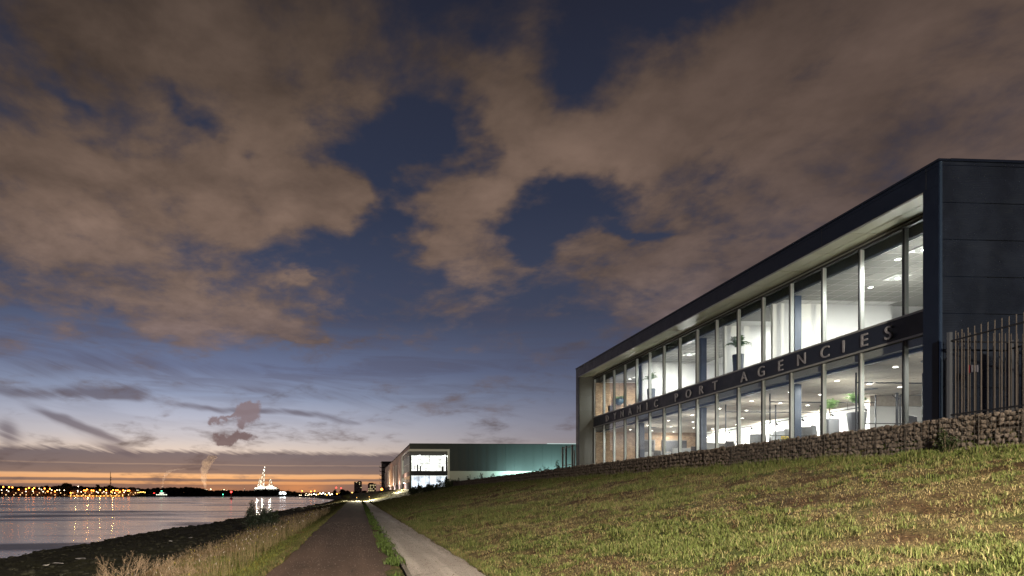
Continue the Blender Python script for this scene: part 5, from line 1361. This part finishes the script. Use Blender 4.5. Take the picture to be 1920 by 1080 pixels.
# tall verge on the river side
n = 330000
Y = 8.5 * np.exp(rng.uniform(0, 1, n) * math.log(190 / 8.5)); bx = bankX(Y) - .5; x1 = -1.95 - .0042 * np.maximum(0, Y - 12); X = bx + (x1 - bx) * rng.uniform(0, 1, n)
Z = ground(X, Y); ok, d = in_view(X, Y, Z, 40); X, Y, d = X[ok], Y[ok], d[ok]
q = (x1[ok] - X) / (x1[ok] - bx[ok]); g = fbm(X, Y, 1.7, 150, 3)
wgr = sst(g + (fbm(X, Y, .5, 155, 2) - .5) * .7 - (q - .52) * .55, .40, .62)
C = np.array([.135, .098, .048])[None] * (1 - wgr[:, None]) + np.array([.095, .108, .028])[None] * wgr[:, None]
C *= rng.uniform(.25, 1.7, (len(X), 1)); C *= (1 - .55 * sst(Y, 18, 55))[:, None]; C *= (.55 + .9 * fbm(X, Y, .9, 158, 2))[:, None]; oc = rng.uniform(0, 1, len(X)) < .18; C[oc] *= np.array([1.25, .85, .5])
H = (.09 + .25 * sst(q, .05, .45)) * (.6 + .8 * fbm(X, Y, .6, 160, 2)) * (1 - .75 * sst(q, .86, 1)) * rng.uniform(.6, 1.15, len(X))
print('verge', len(X))
near = d < 26
Wd = rng.uniform(.004, .009, len(X)) * np.maximum(1, d / 13)
blades('verge_grass', X[near], Y[near], H[near], Wd[near], C[near], .62)
blades('bank_grass', X[~near], Y[~near], H[~near], Wd[~near], C[~near], .6, three=False)
# seed heads and small flowers
n = 5200
Y = 9 * np.exp(rng.uniform(0, 1, n) * math.log(60 / 9)); bx = bankX(Y); X = bx + (-2.8 - bx) * rng.uniform(0, 1, n); Z = ground(X, Y)
h = rng.uniform(.30, .62, n); lx = rng.normal(0, .07, n); ly = rng.normal(0, .07, n); w = .0025 * np.maximum(1, Y / 12)
b = np.stack([X, Y, Z], 1); tp = b + np.stack([lx, ly, h], 1); s_ = np.stack([w, 0 * w, 0 * w], 1)
hw = w * rng.uniform(1.2, 2.2, n); hh_ = rng.uniform(.015, .05, n) * np.maximum(1, Y / 25)
V = np.concatenate([np.stack([b - s_, b + s_, tp], 1).reshape(-1, 3), np.stack([tp + np.stack([-hw, 0 * w, 0 * w], 1), tp + np.stack([hw, 0 * w, 0 * w], 1), tp + np.stack([lx * .2, ly * .2, hh_], 1), tp - np.stack([0 * w, 0 * w, hh_ * .6], 1)], 1).reshape(-1, 3)])
k1 = np.arange(n)[:, None] * 3; k2 = np.arange(n)[:, None] * 4 + 3 * n
T = np.concatenate([k1 + [0, 1, 2], k2 + [0, 1, 2], k2 + [0, 3, 1]])
c1 = np.tile(np.array([[.20, .15, .08]]), (3 * n, 1)); hc = np.array([.19, .14, .09])[None] * rng.uniform(.6, 1.3, (n, 1)); fl = rng.uniform(0, 1, n); hc[fl < .03] = [.6, .55, .5]; hc[fl > .97] = [.5, .42, .05]
tag(np_mesh('seed_heads', V, T, M_grass, colr=np.concatenate([c1, np.repeat(hc, 4, 0)])), kind='stuff')
# dry branching weeds
M_straw = mat('dry_stalk', (.36, .26, .17), .8, var=.3, scale=9)
def dry_weed(px, Y, h, label, seed, lean=0):
    X = atY(px, Y); g = float(ground(np.array([X]), np.array([Y]))[0]); r_ = random.Random(seed)
    o = empty('dry_weed', (X, Y, g - .02), label, 'dry weed', 'dry branching weeds on the river bank')
    mb = MB(); hd = MB()
    def br(p_, d_, L, r, lev):
        q = p_ + d_ * L
        mb.tube(p_, q, r, r * .7, n=4, caps=False)
        if lev == 0:
            if r_.random() < .35: hd.ball(tuple(q), r_.uniform(.006, .011), 5, 3)
            return
        for i in range(r_.choice((1, 2, 2))):
            u = r_.uniform(.45, 1); nd = (d_ + Vector((r_.uniform(-1.1, 1.1), r_.uniform(-.9, .9), r_.uniform(-.2, .35)))).normalized()
            br(p_ + d_ * L * u, nd, L * r_.uniform(.5, .8), r * .68, lev - 1)
        br(q, (d_ + Vector((r_.uniform(-.2, .2), r_.uniform(-.2, .2), .1))).normalized(), L * .7, r * .7, lev - 1)
    for s_ in range(2):
        br(Vector((r_.uniform(-.12, .12), r_.uniform(-.12, .12), 0)), Vector((r_.uniform(-.5, .5) + lean, r_.uniform(-.4, .4), 1)).normalized(), h * .40, .0078, 4)
    part(mb, 'stems', M_straw, o); tag(part(hd, 'seed_pods', M_straw, o), kind='stuff')
for i, (px, Y, h, l_) in enumerate(((205, 15.5, .95, -.1), (240, 14.6, 1.05, 0), (275, 16.5, .95, .1), (300, 15.2, .80, .15), (225, 17.5, 1.0, .05), (255, 18.5, .9, -.1), (330, 17.0, .75, 0), (190, 14.0, .8, -.2), (372, 19.5, .7, 0), (80, 13.5, .75, -.1), (410, 21, .65, .1), (350, 14.5, .7, .1))):
    dry_weed(px, Y, h, ('tall dry branching weed at the lower left, ' + ('leftmost in the clump', 'tallest in the clump', 'leaning right in the clump', 'right edge of the clump', 'behind the tallest one', 'far side of the clump', 'just right of the clump', 'low one leaning left', 'alone beside the path verge', 'nearest the rocks and the picture edge', 'farthest along the bank', 'nearest the path')[i]), 400 + i, l_)
# leafy shrub on the bank
def leaf_cloud(pts, size, c0, c1, flat=.5):
    n = len(pts); a = rng.normal(size=(n, 3)); a /= np.linalg.norm(a, axis=1)[:, None]; b = rng.normal(size=(n, 3)); b -= a * (a * b).sum(1)[:, None]; b /= np.linalg.norm(b, axis=1)[:, None]
    s_ = size * rng.uniform(.6, 1.3, (n, 1)); V = np.stack([pts, pts + a * s_ * .5 + b * s_ * .33, pts + a * s_, pts + a * s_ * .5 - b * s_ * .33], 1).reshape(-1, 3)
    k = np.arange(n)[:, None] * 4; T = np.concatenate([k + [0, 1, 2], k + [0, 2, 3]]); f = rng.uniform(0, 1, (n, 1)); C = np.array(c0) * (1 - f) + np.array(c1) * f
    return V, T, np.repeat(C, 4, 0)
M_lf = mat('shrub_leaves', (.05, .07, .03), .45, spec=.4, fn=leafy)
def shrub(px, Y, h, w, label, nl, size, c0, c1, stems=9, seed=0, name='shrub', z0=None, spread=1.0, X=None, core=True, group=None):
    X = atY(px, Y) if X is None else X; g = float(ground(np.array([X]), np.array([Y]))[0]) if z0 is None else z0
    r_ = random.Random(seed); o = empty(name, (X, Y, g - .03), label, name.replace('_', ' '), group); mb = MB(); pts = []
    for i in range(stems):
        a = r_.uniform(0, 6.28); rr = r_.uniform(.15, 1) * w * .5 * spread; hh = h * r_.uniform(.55, 1) * (1 - .3 * (rr / (w * .5)) ** 2)
        p0 = Vector((rr * .25 * math.cos(a), rr * .25 * math.sin(a), 0)); p1 = Vector((rr * .7 * math.cos(a), rr * .7 * math.sin(a), hh * .55)); p2 = Vector((rr * math.cos(a), rr * math.sin(a), hh))
        mb.tube(p0, p1, .012 + h * .004, .009, n=4); mb.tube(p1, p2, .009, .003, n=4)
        for j in range(nl // stems):
            u = r_.uniform(.12, 1) ** .8; c = p0.lerp(p1, u * 2) if u < .5 else p1.lerp(p2, u * 2 - 1); sp_ = w * .16 * (1.15 - u)
            pts.append((c.x + r_.gauss(0, sp_), c.y + r_.gauss(0, sp_), c.z + r_.gauss(0, sp_ * .6)))
    pts = np.array(pts); pts[:, 2] = np.abs(pts[:, 2])
    V, T, C = leaf_cloud(pts, size, c0, c1); np_mesh('foliage', V, T, M_lf, o, colr=C); part(mb, 'stems', M_bark, o); return o
GD = ((.035, .055, .02), (.075, .105, .045))
shrub(484, 41, 2.55, 2.5, 'leafy grey green bush on the river bank, dark against the water', 5600, .09, (.022, .032, .018), (.065, .088, .055), 16, 1)
shrub(507, 41, 1.6, 1.9, 'lower right hand companion of the leafy bush on the river bank', 2200, .085, (.02, .03, .012), (.06, .08, .035), 9, 2)
shrub(1855, 14.62, .86, .62, 'dark green weedy shrub growing at the stone wall near the right edge', 800, .05, (.012, .02, .006), (.035, .05, .015), 11, 3, X=14.68, z0=2.56)
shrub(1790, 15.8, .35, .3, 'small tuft of weeds at the wall foot left of the dark shrub', 120, .05, *GD, 5, 4, X=14.6, z0=2.5, name='weed_tuft')
for i, (px, Y, h, w, lb) in enumerate(((835, 98.5, 2.4, 3.6, 'largest round bush at the far end of the stone wall'), (815, 101, 2.0, 3.0, 'bush left of the largest one at the wall end'), (795, 106, 1.9, 2.6, 'thin bush before the lit ground floor windows'), (780, 110, 2.7, 2.0, 'upright spiky bush at the warehouse corner'),
                                       (771, 114, 1.8, 2.6, 'leftmost bush below the warehouse corner'), (806, 103, 1.4, 2.2, 'low bush in the gap between two taller ones'), (850, 97.8, 1.7, 2.6, 'right hand bush touching the wall end'))):
    shrub(px, Y, h * .8, w * .9, lb, 1900, .16, (.03, .042, .016), (.065, .085, .03), 14, 20 + i, group='bushes at the end of the stone wall')
for i, (px, Y, h, w) in enumerate(((862, 92, 1.6, 1.2), (880, 88, 1.8, 1.0), (892, 85, 1.4, 1.0), (903, 80, 1.7, 1.1), (930, 74, 1.3, 2.2), (945, 70, 1.2, 2.0), (975, 66, 1.2, .9), (1012, 58, 1.3, .8), (1024, 55, 1.4, .9), (1045, 51, 1.7, .9), (1050, 49.5, 1.4, .8))):
    shrub(px, Y, h + .2, w, 'thin wild shrub behind the stone wall, ' + ('first from the far end', 'second from the far end', 'third from the far end', 'fourth from the far end', 'left of the broad pair', 'right of the broad pair', 'alone between pair and sprigs', 'left sprig before the teal wall', 'right sprig before the teal wall', 'next to the black fence posts', 'tucked against the black fence posts')[i],
          260, .13, (.02, .028, .012), (.045, .06, .022), 6, 40 + i, z0=2.7, spread=.9, group='wild shrubs behind the stone wall')
# hedge and bushes on the dike at the end of the path
pts, rs = [], []
for px in np.arange(650, 722, 1.1):
    Y = 330 + rng.uniform(-12, 12); X = atY(px, Y); g = float(ground(np.array([X]), np.array([Y]))[0]); top = zat(px, 926.5 + rng.uniform(-1.4, .9), Y); z = top - .6
    while z > g - .5: pts.append((X, Y, z)); rs.append(rng.uniform(.7, 1.1)); z -= .9
v, ti = clumps(np.array(pts), rs, 14, .25); tag(np_mesh('hedge', v, ti, M_leafd), kind='stuff')
# shingle and weed covered rocks on the shore
M_rock = mat('shore_rock', (.042, .041, .026), .75, var=.5, scale=4, spec=.35)
n = 6500
Y = 12 * np.exp(rng.uniform(0, 1, n) * math.log(300 / 12)); sx = shoreX(Y) - .3; bx = bankX(Y) + .7; u = rng.uniform(0, 1, n); u = np.where(rng.uniform(0, 1, n) < .3, u * .12, u); X = sx + (bx - sx) * u
Z = ground(X, Y); ok, d = in_view(X, Y, Z, 80); X, Y, Z, d = X[ok], Y[ok], Z[ok], d[ok]
ok = (Z > WATER - .25); X, Y, Z, d = X[ok], Y[ok], Z[ok], d[ok]
vv, tt, nv = [], [], 0
for x, y, z, dd in zip(X, Y, Z, d):
    v, ti = SV[rng.integers(0, len(SV))]; s_ = rng.uniform(.04, .13) * (1 + .6 * (rng.uniform() < .15)) * max(1, dd / 38); an = rng.uniform(0, 6.28); c, s2 = math.cos(an), math.sin(an)
    q = v * np.array([1.2, .9, .6]); q = np.c_[q[:, 0] * c - q[:, 1] * s2, q[:, 0] * s2 + q[:, 1] * c, q[:, 2]] * s_ + np.array([x, y, z]); vv.append(q); tt.append(ti + nv); nv += len(v)
tag(np_mesh('shore_rocks', np.concatenate(vv), np.concatenate(tt), M_rock), kind='stuff')
M_mud = mat('wet_mud', (.035, .03, .026), .12, var=.3, scale=1.5, spec=.6)
# grit lying on both paths
n = 5200
Y = 9.5 * np.exp(rng.uniform(0, 1, n) * math.log(34 / 9.5)); m_ = rng.uniform(0, 1, n) < .72
X = np.where(m_, rng.uniform(1.05, 2.5, n), rng.uniform(-1.75, .6, n)); e_ = rng.uniform(0, 1, n) < .3; X = np.where(e_ & m_, 2.5 - np.abs(rng.normal(0, .12, n)), X)
vv, tt, nv = [], [], 0
for x, y, a_1 in zip(X, Y, m_):
    v, ti = SV[rng.integers(0, len(SV))]; s_ = rng.uniform(.004, .011) * max(1, y / 16); q = v * s_ * np.array([1, 1, .7]) + np.array([x, y, .024]); vv.append(q); tt.append(ti + nv); nv += len(v)
tag(np_mesh('path_grit', np.concatenate(vv), np.concatenate(tt), mat('grit', (.14, .115, .095), .9, var=.6, scale=30)), kind='stuff')
# pale litter on the rocks
M_lit = mat('pale_plastic', (.6, .57, .55), .6)
for i, (px, py, w_) in enumerate(((152, 1044, .34), (108, 1053, .24), (86, 1061, .20), (357, 1008, .2), (320, 1018, .14))):
    Y = (EYE - WATER - .75) / ((py - 926) / F); X = atY(px, Y); g = float(ground(np.array([X]), np.array([Y]))[0]); me = stone_mesh(500 + i, 12, M_lit)
    tag(link_mesh('litter', me, None, (X, Y, g + .09), (0, .1, rng.uniform(0, 3)), (w_, w_ * .5, .05)), 'pale scrap of litter on the dark shore rocks, ' + ('largest one', 'beside the largest one', 'nearest the picture edge', 'farther along below the verge', 'smallest one')[i], 'litter', 'pale scraps on the shore')
M_lf2 = mat('fallen_leaf', (.10, .06, .03), .8)
lm = MB().quad((0, 0, 0), (.03, .02, .008), (.07, 0, .012), (.03, -.02, .004)).mesh('fallen_leaf', M_lf2)
for i in range(26):
    x = rng.uniform(1.1, 2.4) if i % 3 else rng.uniform(-1.6, .5); y = 10 + rng.uniform(0, 1) ** 1.5 * 18
    tag(link_mesh('fallen_leaf', lm, None, (x, y, .026), (0, 0, rng.uniform(0, 6.28)), (1, 1, 1)), 'small dry leaf lying on the path surface', 'leaf', 'dry leaves on the paths')
